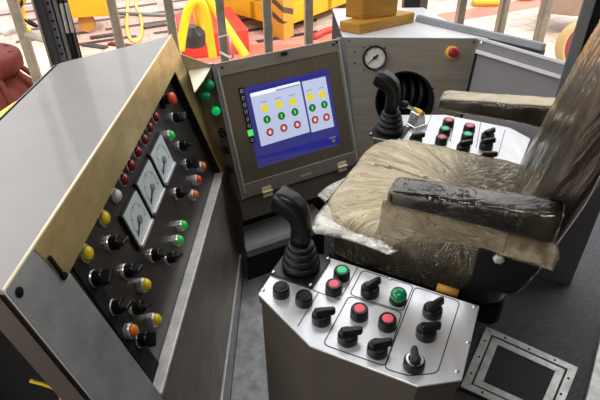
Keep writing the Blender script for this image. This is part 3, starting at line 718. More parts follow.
# ================================================================ WINDOW SILL AND POSTS
s0, s1 = at(414, 22, ZS), at(542, 52, ZS)
ds = (s1 - s0).normalized(); nsl = V((-ds.y, ds.x, 0))
hh_ = 0.026
struct('trim_1', hexa(B(), [s0, s0 + nsl * 0.04, s0 + nsl * 0.03 + Z_ * hh_, s0 + nsl * 0.010 + Z_ * hh_], [s1, s1 + nsl * 0.04, s1 + nsl * 0.03 + Z_ * hh_, s1 + nsl * 0.010 + Z_ * hh_]), greysteel, bevel=0.006)
sw = lerp(s0, s1, 0.6)
struct('wall_front', hexa(B(), [sw + nsl * 0.012, sw + nsl * 0.036, sw + nsl * 0.036 - Z_ * ZS, sw + nsl * 0.012 - Z_ * ZS], [p + s1 - sw for p in (sw + nsl * 0.012, sw + nsl * 0.036, sw + nsl * 0.036 - Z_ * ZS, sw + nsl * 0.012 - Z_ * ZS)]), wallm)
def post(name, m, p, half_w, half_d, z0, z1, ang, parent=None):
    M = Matrix.Translation(p) @ Matrix.Rotation(ang, 4, 'Z'); bm = box(B(), -half_w, half_w, -half_d, half_d, z0, z1, M)
    return obj(name, bm, m, parent, world=True, bevel=0.004)
# left corner post: a channel with a perforated strip
pc = at(61, 60, 0.95); pc = V((pc.x - 0.028, pc.y + 0.10, 0))
lpst = thing('corner_post', pc, 'dark cab corner post with a perforated strip behind the left cabinet', 'post')
pa = radians(20)
Mp = Matrix.Translation(pc) @ Matrix.Rotation(pa, 4, 'Z')
obj('channel', box(B(), -0.048, -0.018, -0.03, 0.03, 0, 2.55, Mp), darkpost, lpst, world=True, bevel=0.003)
obj('edge_trim', box(B(), -0.054, -0.047, -0.034, 0.0, 0, 2.55, Mp), galv, lpst, world=True, label='pale edge trim')
obj('backing', box(B(), -0.018, 0.058, 0.0, 0.03, 0, 2.55, Mp), darkpost, lpst, world=True, bevel=0.003)
bm = prism(B(), [(-0.018, 0.3), (0.004, 0.3), (0.004, 2.5), (-0.018, 2.5)], -0.004, 0, Mp @ Matrix.Translation((0, -0.012, 0)) @ Matrix.Rotation(pi / 2, 4, 'X'), holes=[circ(-0.007, 0.85 + 0.03 * k, 0.0052, 10) for k in range(44)])
obj('perforated_strip', bm, greysteel, lpst, world=True)
obj('web', box(B(), 0.010, 0.024, -0.012, 0.0, 0, 2.55, Mp), greysteel, lpst, world=True, bevel=0.003)
tube(bm := B(), [Mp @ V((0.040, -0.02, 0.4)), Mp @ V((0.043, -0.02, 2.5))], 0.012, 10); obj('hose', bm, black, lpst, world=True, smooth=True)
for dx in (0.034, 0.050):
    tube(bm := B(), [Mp @ V((dx, -0.036, 1.02)), Mp @ V((dx + 0.003, -0.036, 1.12))], 0.006, 8); obj('clip', bm, alum, lpst, world=True, label='pale metal clip')
# rear dark post behind the timber
p = at(423, 9, ZS); post_b = thing('window_post', (p.x, p.y + 0.1, 0), 'dark narrow window post right behind the timber block', 'post')
Mq = Matrix.Translation(V((p.x - 0.01, p.y + 0.14, 0)))
obj('channel', box(B(), -0.055, 0.02, -0.03, 0.03, 0, 2.55, Mq), darkpost, post_b, world=True, bevel=0.003)
obj('edge_trim', box(B(), 0.02, 0.055, -0.03, 0.03, 0, 2.55, Mq), galv, post_b, world=True, bevel=0.003)
# right post
p = at(578, 60, 0.97); rp_ = thing('corner_post', (p.x, p.y + 0.05, 0), 'grey and black cab corner post beyond the seat backrest at the right', 'post')
Mr = Matrix.Translation(V((p.x, p.y + 0.04, 0))) @ Matrix.Rotation(radians(-28), 4, 'Z')
obj('channel', box(B(), -0.018, 0.020, -0.03, 0.03, 0, 2.55, Mr), greysteel, rp_, world=True, bevel=0.004)
obj('seal', box(B(), 0.020, 0.058, -0.02, 0.03, 0, 2.55, Mr), blackmetal, rp_, world=True, bevel=0.003)
obj('jamb', box(B(), 0.058, 0.25, -0.01, 0.04, 0, 2.55, Mr), greypanel, rp_, world=True, bevel=0.003)
# guard bars outside the windows
gr = thing('window_guard', (0, 2.75, GZ), 'row of galvanised upright guard bars outside the cab windows', 'guard')
for px, py, dep in ((25, 40, 2.6), (115.5, 22, 2.75), (171.5, 25, 2.65), (222, 30, 2.65), (267.5, 24, 2.7), (308.6, 20, 2.75), (461, 10, 2.95), (503, 12, 2.8), (544, 17, 2.65)):
    p = CAM + ray(px, py) * dep
    bm = box(B(), -0.021, 0.021, -0.021, 0.021, GZ, 2.7, Matrix.Translation((p.x, p.y, 0)) @ Matrix.Rotation(radians(10), 4, 'Z')); obj('bar', bm, galv, gr, world=True, bevel=0.004)
p0 = CAM + ray(23, 33) * 2.6; p1 = CAM + ray(50, 41) * 2.45
tube(bm := B(), [p0, p1], 0.018, 8); obj('rail', bm, galv, gr, world=True)
p0 = CAM + ray(219, 42) * 2.63; p1 = CAM + ray(231, 46) * 2.6
tube(bm := B(), catmull([p0 + V((0, 0, .02)), p0 + V((0.05, 0, 0.03)), p1, p1 - V((0, 0, 0.06)), p0 - V((0, 0, 0.05))], 5), 0.006, 8); obj('hook', bm, alum, gr, world=True, smooth=True)

# ================================================================ TIMBERS ON THE GAUGE CABINET
ZT = ZS + 0.002
tA, tB_, tC = at(362, 35, ZT), at(415, 21, ZT), at(339, 33.5, ZT)
def timber(name, corners, z0, z1, label):
    bm = prism(B(), [(c.x, c.y) for c in corners], z0, z1); o = obj(name, bm, wood, world=True, bevel=0.004); return tag(o, label, 'timber')
def block(a, b, c, z0, z1, name, label):
    pa_, pb_, pc2 = (at(*q_, z0) for q_ in (a, b, c))
    timber(name, [pa_, pb_, pb_ + pc2 - pa_, pc2], z0, z1, label)
block((360, 34.8), (414, 22.5), (339, 31), ZT, ZT + 0.042, 'timber_block', 'flat yellowish timber offcut lying on top of the gauge cabinet')
block((362.5, 19.6), (397, 15.6), (345, 17.5), ZT + 0.042, ZT + 0.40, 'timber_post', 'thick upright timber standing on the flat timber offcut')

# ================================================================ SEAT CONSOLES
ZK = 0.786
KP = Plane(V((O_.x, O_.y, ZK)), E_, S_)
kpoly = [KP.loc(*p) for p in ((258, 294), (310, 346), (418, 386.5), (462, 380), (479.5, 306), (291, 245))]
def inset(poly, d):
    cx = sum(p[0] for p in poly) / len(poly); cy = sum(p[1] for p in poly) / len(poly)
    return [(x + (cx - x) * d, y + (cy - y) * d) for x, y in poly]
def lineon(bm, pts, wd, M, closed=False):
    """an engraved line of rounded corners as a thin flat strip"""
    n = len(pts)
    for i in range(n if closed else n - 1):
        a = V((*pts[i], 0)); b = V((*pts[(i + 1) % n], 0)); d = (b - a)
        if d.length < 1e-5: continue
        s_ = V((-d.y, d.x, 0)).normalized() * wd * 0.5; d = d.normalized() * wd * 0.3
        prism(bm, [((a - s_ - d).x, (a - s_ - d).y), ((b - s_ + d).x, (b - s_ + d).y), ((b + s_ + d).x, (b + s_ + d).y), ((a + s_ - d).x, (a + s_ - d).y)], 0.0001, 0.0005, M)
def rquad(c, r=0.010, n=5):
    """rounded corners on any polygon"""
    o = []; k = len(c)
    for i in range(k):
        p = V((*c[i], 0)); a = V((*c[i - 1], 0)); b = V((*c[(i + 1) % k], 0))
        pa = p + (a - p).normalized() * r; pb = p + (b - p).normalized() * r
        for j in range(n + 1):
            t = j / n; q_ = pa.lerp(p, t).lerp(p.lerp(pb, t), t); o.append((q_.x, q_.y))
    return o
def joystick(parent, M, ang, head):
    """square base, ribbed bellows and a pistol grip leaning to -X by head"""
    j = obj('joystick', prism(B(), rrect(-0.054, 0.054, -0.054, 0.054, 0.006), 0, 0.006), black, parent, M, bevel=0.001)
    prof = [(0, 0.006), (0.041, 0.006), (0.045, 0.014), (0.045, 0.021), (0.040, 0.028), (0.031, 0.031), (0.038, 0.035), (0.041, 0.041), (0.040, 0.047), (0.035, 0.052), (0.027, 0.055), (0.034, 0.059), (0.037, 0.064), (0.036, 0.069), (0.031, 0.074), (0.024, 0.077), (0.030, 0.080), (0.032, 0.085), (0.028, 0.091), (0.021, 0.094), (0, 0.094)]
    prof = [(r_, z_ if z_ <= 0.006 else 0.006 + (z_ - 0.006) * 0.80) for r_, z_ in prof]
    obj('bellows', lathe(B(), prof, 32), blacksoft, j, M, smooth=True)
    # grip: rounded sections along a bent spine
    spine = [(-0.001, 0.070, 0.0205, 0.019), (0.001, 0.102, 0.0205, 0.019), (0.002, 0.126, 0.0205, 0.019), (-0.001, 0.145, 0.0225, 0.0205), (-0.010, 0.163, 0.0265, 0.023), (-0.026, 0.175, 0.0275, 0.026), (-0.042, 0.181, 0.0265, 0.027), (-0.055, 0.185, 0.0250, 0.027), (-0.058, 0.186, 0.0225, 0.0245)]
    rings = []
    for i, (x, z, ru, rw) in enumerate(spine):
        a = spine[max(0, i - 1)]; b = spine[min(len(spine) - 1, i + 1)]
        t = V((b[0] - a[0], 0, b[1] - a[1])).normalized(); xx = V((t.z, 0, -t.x))
        ring = []
        for k in range(20):
            th = 2 * pi * k / 20; c, s = cos(th), sin(th)
            f = 1.0 / (abs(c) ** 5 + abs(s) ** 5) ** (1 / 5)
            ring.append(V((x, 0, z)) + xx * (c * f * ru) + V((0, 1, 0)) * (s * f * rw))
        rings.append(ring)
    obj('grip', loft(B(), rings), black, j, M, smooth=True)
    p = V((-0.074, 0, 0.203))
    obj('trigger', box(B(), -0.004, 0.004, -0.008, 0.008, -0.010, 0.010, Matrix.Translation((-0.050, 0, 0.158)) @ Matrix.Rotation(radians(60), 4, 'Y')), blacksoft, j, M, bevel=0.002)
    for sx_, sy_ in ((-1, -1), (1, -1), (1, 1), (-1, 1)): screw(j, M @ Matrix.Translation((sx_ * 0.047, sy_ * 0.047, 0.006)), chrome, 0.004)
    return j
def console(flip, name, label):
    poly = kpoly if not flip else [(x, -y) for x, y in kpoly]
    cx = sum(p[0] for p in poly) / 6; cy = sum(p[1] for p in poly) / 6
    base = KP.P(cx, cy); k = thing('seat_console', (base.x, base.y, 0), label, 'control console', 'consoles either side of the seat')
    MK = KP.M()
    obj('top_plate', prism(B(), poly, -0.005, 0, MK), plate, k, world=True, bevel=0.0015, label='bright steel top plate')
    # side returns of the plate
    obj('rim', prism(B(), inset(poly, 0.006), -0.026, -0.005, MK), brownbody, k, world=True, bevel=0.002)
    obj('body', prism(B(), inset(poly, 0.025), -ZK + 0.10, -0.026, MK), brownbody, k, world=True, bevel=0.003, label='taupe painted body')
    obj('foot', prism(B(), inset(poly, 0.25), -ZK + 0.0, -ZK + 0.10, MK), blackmetal, k, world=True)
    return k
nc = console(False, 'seat_console', 'bright steel topped console with joystick nearest the camera, left of the floor hatch')
def putk(key, make, px, py, h, label=None, rot=0, parent=nc): return put(key, make, px, py, h, label, rot, KP, parent)
for p in ((281, 286), (304, 294.5)): putk('bb', mk_button(blacksoft), *p, 0.024, 'black push button')
putk('bg', mk_button(greencap), 342, 269.5, 0.024, 'green push button')
for p in ((334, 283.3), (359.7, 308), (388, 318)): putk('br', mk_button(redcap), *p, 0.024, 'red push button')
putk('dg', mk_dome(greendome), 399, 292.5, 0.026, 'dark green lamp')
def toward(px, py, qx, qy):
    a = KP.loc(px, py, 0.03); b = KP.loc(qx, qy, 0.03); return math.atan2(b[1] - a[1], b[0] - a[0])
for p, q_ in (((370.5, 285.5), (382, 278.5)), ((321.5, 312.5), (330, 311.5)), ((348, 332), (359, 331)), ((378, 344), (389, 342.5)), ((433.5, 306), (443.5, 299.5)), ((427, 327.5), (438, 326)), ((415, 358), (414, 348))):
    putk('selr' if p == (415, 358) else 'sel', mk_selector_ring if p == (415, 358) else mk_selector, *p, 0.024, None, toward(*p, *q_))
a, b = KP.loc(301, 267.5); joystick(nc, KP.M(a, b, 0, 0), 0, 0.05)
bm = B(); MK = KP.M()
for quad in (((362.5, 270), (413.5, 286), (403, 311.5), (349.5, 294.5)), ((349, 296), (402, 312.5), (385.5, 366.5), (323, 344.5)), ((415, 287), (460, 301.5), (437.5, 373), (409, 376), (384, 368.5))):
    lineon(bm, rquad([KP.loc(*p) for p in quad], 0.012), 0.0022, MK, True)
lineon(bm, [KP.loc(*p) for p in ((270, 274), (290, 282), (313.5, 290), (318.5, 292.5), (340, 299.5))], 0.0020, MK); lineon(bm, [KP.loc(*p) for p in ((318.5, 292.5), (298, 326))], 0.0020, MK)
lineon(bm, [KP.loc(*p) for p in ((358.5, 266), (342, 296))], 0.0020, MK)
obj('engraved_lines', bm, ink, nc, world=True, label='thin dark outlines around the switches')
for p in ((474.5, 307), (468, 342.5), (457, 371.5), (328, 258.5), (263, 290), (390, 279)): a, b = KP.loc(*p); screw(nc, KP.M(a, b), chrome, 0.0045)

fc = console(True, 'seat_console', 'bright steel topped console with joystick on the far side of the seat, under the porthole')
for p, k, m, lb in (((449, 119.5), 'br', redcap, 'red push button'), ((445.3, 128), 'bg', greencap, 'green push button'), ((442, 136.5), 'br', redcap, 'red push button'), ((470, 125), 'br', redcap, 'red push button'), ((468, 133.5), 'bg', greencap, 'green push button')): putk(k, mk_button(m), *p, 0.024, lb, 0, fc)
for p, q_ in (((416.5, 134.5), (425, 133.5)), ((464.5, 142), (473, 140.5)), ((489, 131), (497, 127.5)), ((487.5, 140), (496, 138.5)), ((488, 153), (497, 153))): putk('sel', mk_selector, *p, 0.03, None, toward(*p, *q_), fc)
a, b = KP.loc(389.5, 132); joystick(fc, KP.M(a, b, 0, 0), 0, 0.05)
bm = B()
for l in (((455, 117), (450, 142)), ((481, 121), (476, 148)), ((505, 130), (498, 156)), ((432, 113), (424, 135))): lineon(bm, [KP.loc(*p) for p in l], 0.002, MK)
obj('engraved_lines', bm, ink, fc, world=True, label='thin dark outlines around the switches')
# chrome valve lever on the far console
a, b = KP.loc(416, 126); M = KP.M(a, b, 0, radians(60))
lv = obj('valve_lever', prism(B(), rrect(-0.030, 0.030, -0.024, 0.024, 0.005), 0, 0.012), chrome, fc, M, bevel=0.002, label='chrome valve lever')
obj('valve_body', prism(B(), [(-0.026, 0), (0.026, 0), (0.014, 0.044), (-0.014, 0.044)], -0.019, 0.019, Matrix.Translation((0, 0, 0.010)) @ Matrix.Rotation(pi / 2, 4, 'X')), chrome, lv, M, bevel=0.003)
bm = B(); lathe(bm, ((0, -0.019), (0.010, -0.019), (0.012, 0), (0.010, 0.019), (0, 0.019)), 18, Matrix.Translation((0, 0, 0.052)) @ Matrix.Rotation(pi / 2, 4, 'X')); obj('pivot', bm, yellowring, lv, M, label='yellow pivot')
pe = M.inverted() @ (onp(404.5, 104.5, V((O_.x, O_.y, 0)) + S_ * 0.37, S_))
tube(bm := B(), [(0, 0, 0.052), pe], 0.0055, 10); obj('rod', bm, chrome, lv, M)
bm = B(); lathe(bm, ((0, -0.012), (0.008, -0.011), (0.013, -0.004), (0.013, 0.004), (0.008, 0.011), (0, 0.012)), 16, Matrix.Translation(pe)); obj('knob', bm, black, lv, M, smooth=True)

# ================================================================ OPERATOR SEAT
st = thing('operator_seat', tuple(sp(0.2, 0.0, 0)), 'black operator seat with armrests wrapped in crinkled plastic between the two consoles', 'seat')
def plan(t0, u0, u1, w0, w1, rf, rb, n=12):
    o = []
    for cu, cw, a, r in ((u1 - rb, w1 - rb, 0, rb), (u0 + rf, w1 - rf, 90, rf), (u0 + rf, w0 + rf, 180, rf), (u1 - rb, w0 + rb, 270, rb)):
        for i in range(n + 1):
            t = radians(a + 90 * i / n); o.append((cu + r * cos(t), cw + r * sin(t)))
    # resample evenly
    pts = o + [o[0]]; L = [0]
    for p, q_ in zip(pts, pts[1:]): L.append(L[-1] + math.hypot(q_[0] - p[0], q_[1] - p[1]))
    out = []; K = 120; j = 0
    for i in range(K):
        s = L[-1] * i / K
        while L[j + 1] < s: j += 1
        t = (s - L[j]) / max(1e-9, L[j + 1] - L[j]); out.append((pts[j][0] + (pts[j + 1][0] - pts[j][0]) * t, pts[j][1] + (pts[j + 1][1] - pts[j][1]) * t))
    return out
FC, LOC = [], []
def cushion(u0, u1, w0, w1, z0, z1, r, rf, rb, grow=0, amp=0, crown=0.02, fr=(9, 26), mapf=None, seed=0, radial=None):
    """lofted cushion: base outline, rounded edge, crowned top; amp wrinkles it like film"""
    u0 -= grow; u1 += grow; w0 -= grow; w1 += grow; z1 += grow; z0 -= grow
    prof = [(0.10, z0), (0.03, z0), (0.006, z0 + 0.012)]
    for i in range(6): prof.append((0.0, z0 + 0.02 + (z1 - r - z0 - 0.02) * i / 6))
    for i in range(9):
        t = radians(90 * i / 8); prof.append((r * (1 - cos(t)), z1 - r + r * sin(t)))
    base = plan(0, u0, u1, w0, w1, rf, rb); cu, cw = (u0 + u1) / 2, (w0 + w1) / 2
    hw = min(u1 - u0, w1 - w0) / 2
    rings = []
    def ringat(ins, z):
        o = []
        f = 1 - ins / hw
        for (x, y) in base: o.append((cu + (x - cu) * f, cw + (y - cw) * f, z))
        return o
    for ins, z in prof: rings.append(ringat(ins, z))
    n_in = 14
    for i in range(1, n_in):
        ins = r + (hw - r) * i / n_in; rings.append(ringat(ins, z1 + crown * sin(pi / 2 * i / n_in)))
    out = []; FC.clear(); LOC.clear()
    for r_ in rings:
        o = []
        for (x, y, z) in r_:
            p = V((x, y, z))
            side = max(0.0, min(1.0, (z1 - z) / 0.05))
            LOC.append(p.copy())
            if radial:
                dx_, dy_ = x - radial[0], y - radial[1]; rr = math.hypot(dx_, dy_); f_ = V((rr, math.atan2(dy_, dx_) * 0.20, z * 0.6))
            else: f_ = V((x, y, z))
            FC.append(f_)
            if amp:
                k1 = noise.noise(V((f_.x * fr[0] + seed, f_.y * fr[1], f_.z * fr[0]))); k2 = noise.noise(V((f_.x * fr[0] * 2 + seed, f_.y * fr[1] * 2.3, f_.z * 14)))
                k = (0.55 - abs(k1) * 1.6) * 0.7 + (0.5 - abs(k2) * 1.6) * 0.35
                d = V((x - cu, y - cw, 0)); d = d.normalized() if d.length > 0.02 else V((0, 0, 0))
                p += (Z_ * (1 - side * 0.8) + d * side) * (k * amp)
            o.append(mapf(p) if mapf else sp(p.x, p.y, p.z))
        out.append(o)
    return out
def seatmap(p):
    # side bolsters, a hollow towards the back, waterfall front edge
    z = p.z
    if z > 0.80:
        z += 0.010 * max(0, min(1, (abs(p.y - 0.01) - 0.10) / 0.12)) * (1 if p.y < 0 else -0.6) - 0.030 * max(0, min(1, (p.x - 0.12) / 0.2)) * max(0, 1 - abs(p.y - 0.01) / 0.2)
    return sp(p.x, p.y, z)
zt = 0.852
SU0, SU1, SW0, SW1 = -0.012, 0.45, -0.245, 0.250
bm = loft(B(), cushion(SU0, SU1, SW0, SW1, 0.715, zt, 0.05, 0.12, 0.05, mapf=seatmap, crown=0.004)); obj('cushion', bm, fabric, st, world=True, smooth=True)
bm = loft(B(), cushion(SU0, SU1, SW0, SW1, 0.735, zt, 0.05, 0.12, 0.05, grow=0.005, amp=0.007, fr=(7, 42), mapf=seatmap, crown=0.004, radial=(0.33, 0.03)))
o = obj('cushion_wrap', bm, film, st, world=True, smooth=True, label='crinkled amber plastic wrap')
s01 = lambda a, b, x: max(0.0, min(1.0, (x - a) / (b - a)))
film_attr(o, FC, [(0.08 + 0.95 * s01(zt - 0.055, zt - 0.01, p.z) * (1 - 0.85 * s01(0.17, 0.34, p.x + 0.25 * abs(p.y) * (1 if p.y < 0 else -0.4) + 0.05 * noise.noise(p * 9)))) for p in LOC])  # dust plus khaki reflected light, tinted into the top and front
# base: suspension box, slide rail and black pan under the cushion
bm = prism(B(), rrect(0.02, 0.46, -0.235, 0.24, 0.03), 0.665, 0.73, SEAT.M()); obj('seat_pan', bm, blackmetal, st, world=True, bevel=0.01)
bm = prism(B(), rrect(0.06, 0.34, -0.15, 0.17, 0.03), 0.20, 0.665, SEAT.M()); obj('suspension', bm, blacksoft, st, world=True, bevel=0.01)
bm = prism(B(), rrect(0.04, 0.34, -0.15, 0.17, 0.03), 0.0, 0.20, SEAT.M()); obj('pedestal', bm, blackmetal, st, world=True, bevel=0.01)
tube(bm := B(), [onp(437, 287, sp(0, -0.28, 0), S_), onp(458, 294, sp(0, -0.28, 0), S_)], 0.010, 10); obj('slide_handle', bm, wood, st, world=True, smooth=True, label='tan slide handle')
# recliner bracket
BW = Plane(sp(0, -0.262, 0), E_, Z_)
brp = [BW.loc(*p) for p in ((478, 250), (500, 250), (541, 262), (538, 272), (511, 295), (487, 292), (484, 305), (452, 296), (470, 280))]
obj('recliner_bracket', prism(B(), brp, -0.03, 0.0, BW.M()), blackmetal, st, world=True, bevel=0.004)
a, b = BW.loc(499, 258); obj('bolt', lathe(B(), ((0, 0), (0.012, 0), (0.012, 0.006), (0.006, 0.008), (0, 0.008)), 6), silver, st, BW.M(a, b, 0), label='bright hex bolt')
# backrest
RT = math.atan2(0.093, 0.47)
def backmap(p):
    # p.x runs up the back, p.y across, p.z out of the front face (towards -u)
    u = 0.405 + (p.x) * sin(RT) - p.z * cos(RT) * 1.0 + 0.03; z = 0.76 + p.x * cos(RT) + p.z * sin(RT)
    return sp(u, p.y, z)
bm = loft(B(), cushion(0.0, 0.66, -0.215, 0.265, -0.05, 0.03, 0.03, 0.06, 0.10, mapf=backmap, crown=0.012)); obj('backrest', bm, fabric, st, world=True, smooth=True)
bm = loft(B(), cushion(0.0, 0.66, -0.215, 0.265, -0.05, 0.03, 0.03, 0.06, 0.10, grow=0.007, amp=0.010, fr=(3, 30), mapf=backmap, crown=0.012, seed=3.1)); o = obj('backrest_wrap', bm, filmback, st, world=True, smooth=True, label='streaked plastic wrap')
ss = lambda a, b, x: max(0.0, min(1.0, (x - a) / (b - a)))
film_attr(o, FC, [0.06 + 0.75 * ss(0.02, 0.26, p.y) * (0.7 + 0.6 * noise.noise(V((p.x * 3, p.y * 14, 1)))) for p in LOC])  # khaki light on the far edge, tinted into the film with dust
# armrests: tilted pads inside loose wrap
def arm(w0, w1, pf, pr, zf0, zf1, zr0, zr1, seed, top_glow=0.0):
    def amap(p):
        t = (p.x - pf) / (pr - pf); lo_ = zf0 + (zr0 - zf0) * t; hi_ = zf1 + (zr1 - zf1) * t
        return sp(p.x, p.y, lo_ + (hi_ - lo_) * p.z)
    bm = B(); rings = []
    # section rings along u
    def section(u, g, sc_=1.0, am=0):
        o = []
        cwm = (w0 + w1) / 2; hwm = (w1 - w0) / 2 + g
        for k in range(40):
            th = 2 * pi * k / 40; c, s = cos(th), sin(th); f = 1.0 / (abs(c) ** 5 + abs(s) ** 5) ** 0.2
            y = cwm + c * f * hwm * sc_; zz = 0.5 + s * f * 0.5 * sc_
            t = (u - pf) / (pr - pf); lo_ = zf0 + (zr0 - zf0) * t - g; hi_ = zf1 + (zr1 - zf1) * t + g
            p = V((u, y, lo_ + (hi_ - lo_) * zz))
            if am:
                kk = noise.noise(V((p.x * 26 + seed, p.y * 30, p.z * 30))) + 0.5 * noise.noise(V((p.x * 60, p.y * 50 + seed, p.z * 50)))
                d = V((0, c, s)); p += d * (kk * am * (0.6 + 1.8 * max(0, t - 0.5)))
            o.append(sp(p.x, p.y, p.z))
        return o
    us = [pf + (pr - pf) * i / 30 for i in range(31)]
    def build(g, am):
        rs = [section(pf - g, g, 0.80, am), section(pf + 0.004 - g, g, 0.93, am)]
        rs += [section(u, g, 1.0, am) for u in us[1:-1]]
        rs += [section(pr - 0.004 + g, g, 0.93, am), section(pr + g, g, 0.80, am)]
        return loft(B(), rs)
    a_ = obj('armrest', build(0, 0), fabric, st, world=True, smooth=True)
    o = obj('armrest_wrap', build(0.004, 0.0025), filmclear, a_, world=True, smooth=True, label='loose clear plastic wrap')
    M_ = WM[o.name]; fcs = [M_ @ v.co for v in o.data.vertices]; me_ = o.data; film_attr(o, fcs, [max(0, 0.02 + 0.06 * noise.noise(f * 12)) + top_glow * max(0, min(1, (abs(v.normal.z) - 0.7) * 4)) for f, v in zip(fcs, me_.vertices)])  # up-facing film tinted to carry an amber reflection
z12 = lambda z: (z - 0.125) * 1.2
arm(-0.292, -0.228, 0.185, 0.505, z12(0.940), z12(0.968), z12(0.945), z12(1.000), 0.3)
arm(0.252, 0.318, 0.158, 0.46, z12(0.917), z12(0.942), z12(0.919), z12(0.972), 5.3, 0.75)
# loose film: curtain below the near armrest, sagging bag at its rear, flap at the front corner
def sheet(name, f, nu, nv, m, label=None, amp=0.006, seed=0, dust_glow=0.10):
    bm = B(); g_ = []; fcs = []
    for i in range(nu + 1):
        r_ = []
        for j in range(nv + 1):
            p = f(i / nu, j / nv)
            k = noise.noise(V((p.x * 22 + seed, p.y * 22, p.z * 34))) + 0.5 * noise.noise(V((p.x * 55, p.y * 55 + seed, p.z * 60)))
            r_.append(bm.verts.new(p + V((0.3, -0.7, 0.5)) * (k * amp))); fcs.append(p.copy())
        g_.append(r_)
    for i in range(nu):
        for j in range(nv): bm.faces.new((g_[i][j], g_[i + 1][j], g_[i + 1][j + 1], g_[i][j + 1]))
    o = obj(name, bm, m, st, world=True, smooth=True, label=label); s_ = o.modifiers.new('thickness', 'SOLIDIFY'); s_.thickness = 0.0008; film_attr(o, fcs, [dust_glow] * len(fcs))
    return o
sheet('hanging_wrap', lambda s, t: lerp(sp(0.17 + 0.34 * s, -0.285, 0.985), sp(0.16 + 0.36 * s, -0.262 - 0.012 * sin(s * 9), 0.868 + 0.058 * s), t), 40, 14, film, 'hanging amber plastic', 0.005, 2.0, 0.55)
sheet('rear_wrap', lambda s, t: lerp(sp(0.44 + 0.085 * s, -0.295 + 0.02 * sin(s * 3), 1.055 - 0.09 * s * s), sp(0.42 + 0.10 * s, -0.285 - 0.02 * s, 0.922 + 0.015 * s), t), 16, 14, filmclear, 'gathered clear plastic', 0.010, 4.0)
FW = sp(0.0, -0.30, 0)
fl = [onp(332, 200, FW, S_), onp(310, 232, FW, S_), onp(316, 245, FW, S_), onp(350, 228, FW, S_), onp(392, 244, FW, S_), onp(338, 247, FW, S_)]
sheet('corner_flap', lambda s, t: lerp(lerp(sp(-0.008, -0.17, 0.845), sp(0.20, -0.258, 0.84), s), lerp(onp(312, 238, FW, S_), onp(396, 256, sp(0, -0.285, 0), S_), s) + S_ * 0.02, t) + V((-0.02, -0.02, 0)) * sin(t * pi), 30, 14, filmsoft, 'loose clear plastic flap', 0.008, 7.0, 0.16)
sheet('front_flap', lambda s, t: lerp(lerp(sp(-0.014, -0.16, 0.835), sp(-0.014, -0.02, 0.83), s), lerp(onp(317, 195, sp(-0.04, 0, 0), E_), onp(328, 186, sp(-0.04, 0, 0), E_), s), t), 12, 10, filmsoft, 'loose clear plastic flap', 0.006, 9.0, 0.20)
tube(bm := B(), catmull([onp(600, 176, sp(0, -0.30, 0), S_), onp(585, 205, sp(0, -0.30, 0), S_), onp(558, 243, sp(0, -0.30, 0), S_)], 5), 0.0008, 6); obj('film_thread', bm, alum, st, world=True, label='thin stretched plastic thread')

# ================================================================ FLOOR THINGS
# worn plate strip beside the left cabinet
w0, w1 = at(246, 258, 0), at(231, 400, 0); w2, w3 = at(330, 390, 0), at(305, 245, 0)
bm = prism(B(), [(w0.x, w0.y + 0.1), (w1.x, w1.y - 0.2), (w2.x, w1.y - 0.2), (w3.x, w0.y + 0.1)], 0, 0.004); tag(obj('floor_plate', bm, wornm, world=True), 'scuffed pale steel floor plate between left cabinet and near console', 'floor plate')
# checker plate step under the screen
ZP = 0.20
f0, f1 = at(246, 251, ZP), at(330, 223, ZP); b0_, b1_ = at(246, 205, ZP), at(340, 178, ZP)
step = thing('foot_step', (f0.x * .5 + f1.x * .5, f0.y * .5 + f1.y * .5, 0), 'dark checker plate foot step on the floor below the screen', 'step')
df = (f1 - f0).normalized(); nf = V((-df.y, df.x, 0)); Ls = (f1 - f0).length
Mst = Plane(f0, df, nf)
prof = [(0.0, -0.04), (0.006, -0.012), (0.022, 0.0), (0.25, 0.0), (0.25, -0.012), (0.024, -0.012), (0.012, -0.04)]
bm = B(); r0_ = [bm.verts.new(Mst.P(0.004, y, z)) for y, z in prof]; r1_ = [bm.verts.new(Mst.P(Ls, y, z)) for y, z in prof]
bm.faces.new(r0_); bm.faces.new(r1_)
for i in range(7): bm.faces.new((r0_[i], r0_[(i + 1) % 7], r1_[(i + 1) % 7], r1_[i]))
obj('tread', bm, checker, step, world=True, bevel=0.003)
obj('riser', box(B(), 0.01, Ls - 0.01, 0.03, 0.24, -ZP + 0.001, -0.012, Mst.M()), blackmetal, step, world=True)
# hatch
def hatch(c, w, lab, m2, bars=True):
    q_ = [V(p) for p in c]; ctr = sum(q_, V((0, 0, 0))) / 4
    t = thing('floor_hatch', (ctr.x, ctr.y, 0), lab, 'hatch', 'floor hatches')
    def ring(w0, w1, z0, z1, name, m):
        for i in range(4):
            a, b = q_[i], q_[(i + 1) % 4]
            def ins(p, k, d):
                pv, nx_ = q_[k - 1], q_[(k + 1) % 4]
                return p + (pv - p).normalized() * d + (nx_ - p).normalized() * d
            P4 = [ins(a, i, w0), ins(b, (i + 1) % 4, w0), ins(b, (i + 1) % 4, w1), ins(a, i, w1)]
            obj(name, prism(B(), [(p.x, p.y) for p in P4], z0, z1), m, t, world=True, bevel=0.001)
    ring(0, w * 0.46, 0, 0.010, 'frame_angle', alum); ring(w * 0.56, w, 0, 0.008, 'hatch_edge', alum)
    P4 = []
    for i in range(4):
        p, pv, nx_ = q_[i], q_[i - 1], q_[(i + 1) % 4]; P4.append(p + (pv - p).normalized() * w * 0.98 + (nx_ - p).normalized() * w * 0.98)
    obj('cover', prism(B(), [(p.x, p.y) for p in P4], 0, 0.005), m2, t, world=True)
    for i in range(4):
        for tt in (0.2, 0.5, 0.8):
            p = lerp(q_[i], q_[(i + 1) % 4], tt); cdir = (ctr - p).normalized(); screw(t, Matrix.Translation(p + cdir * w * 0.3 + V((0, 0, 0.010))), blackmetal, 0.004)
    return t
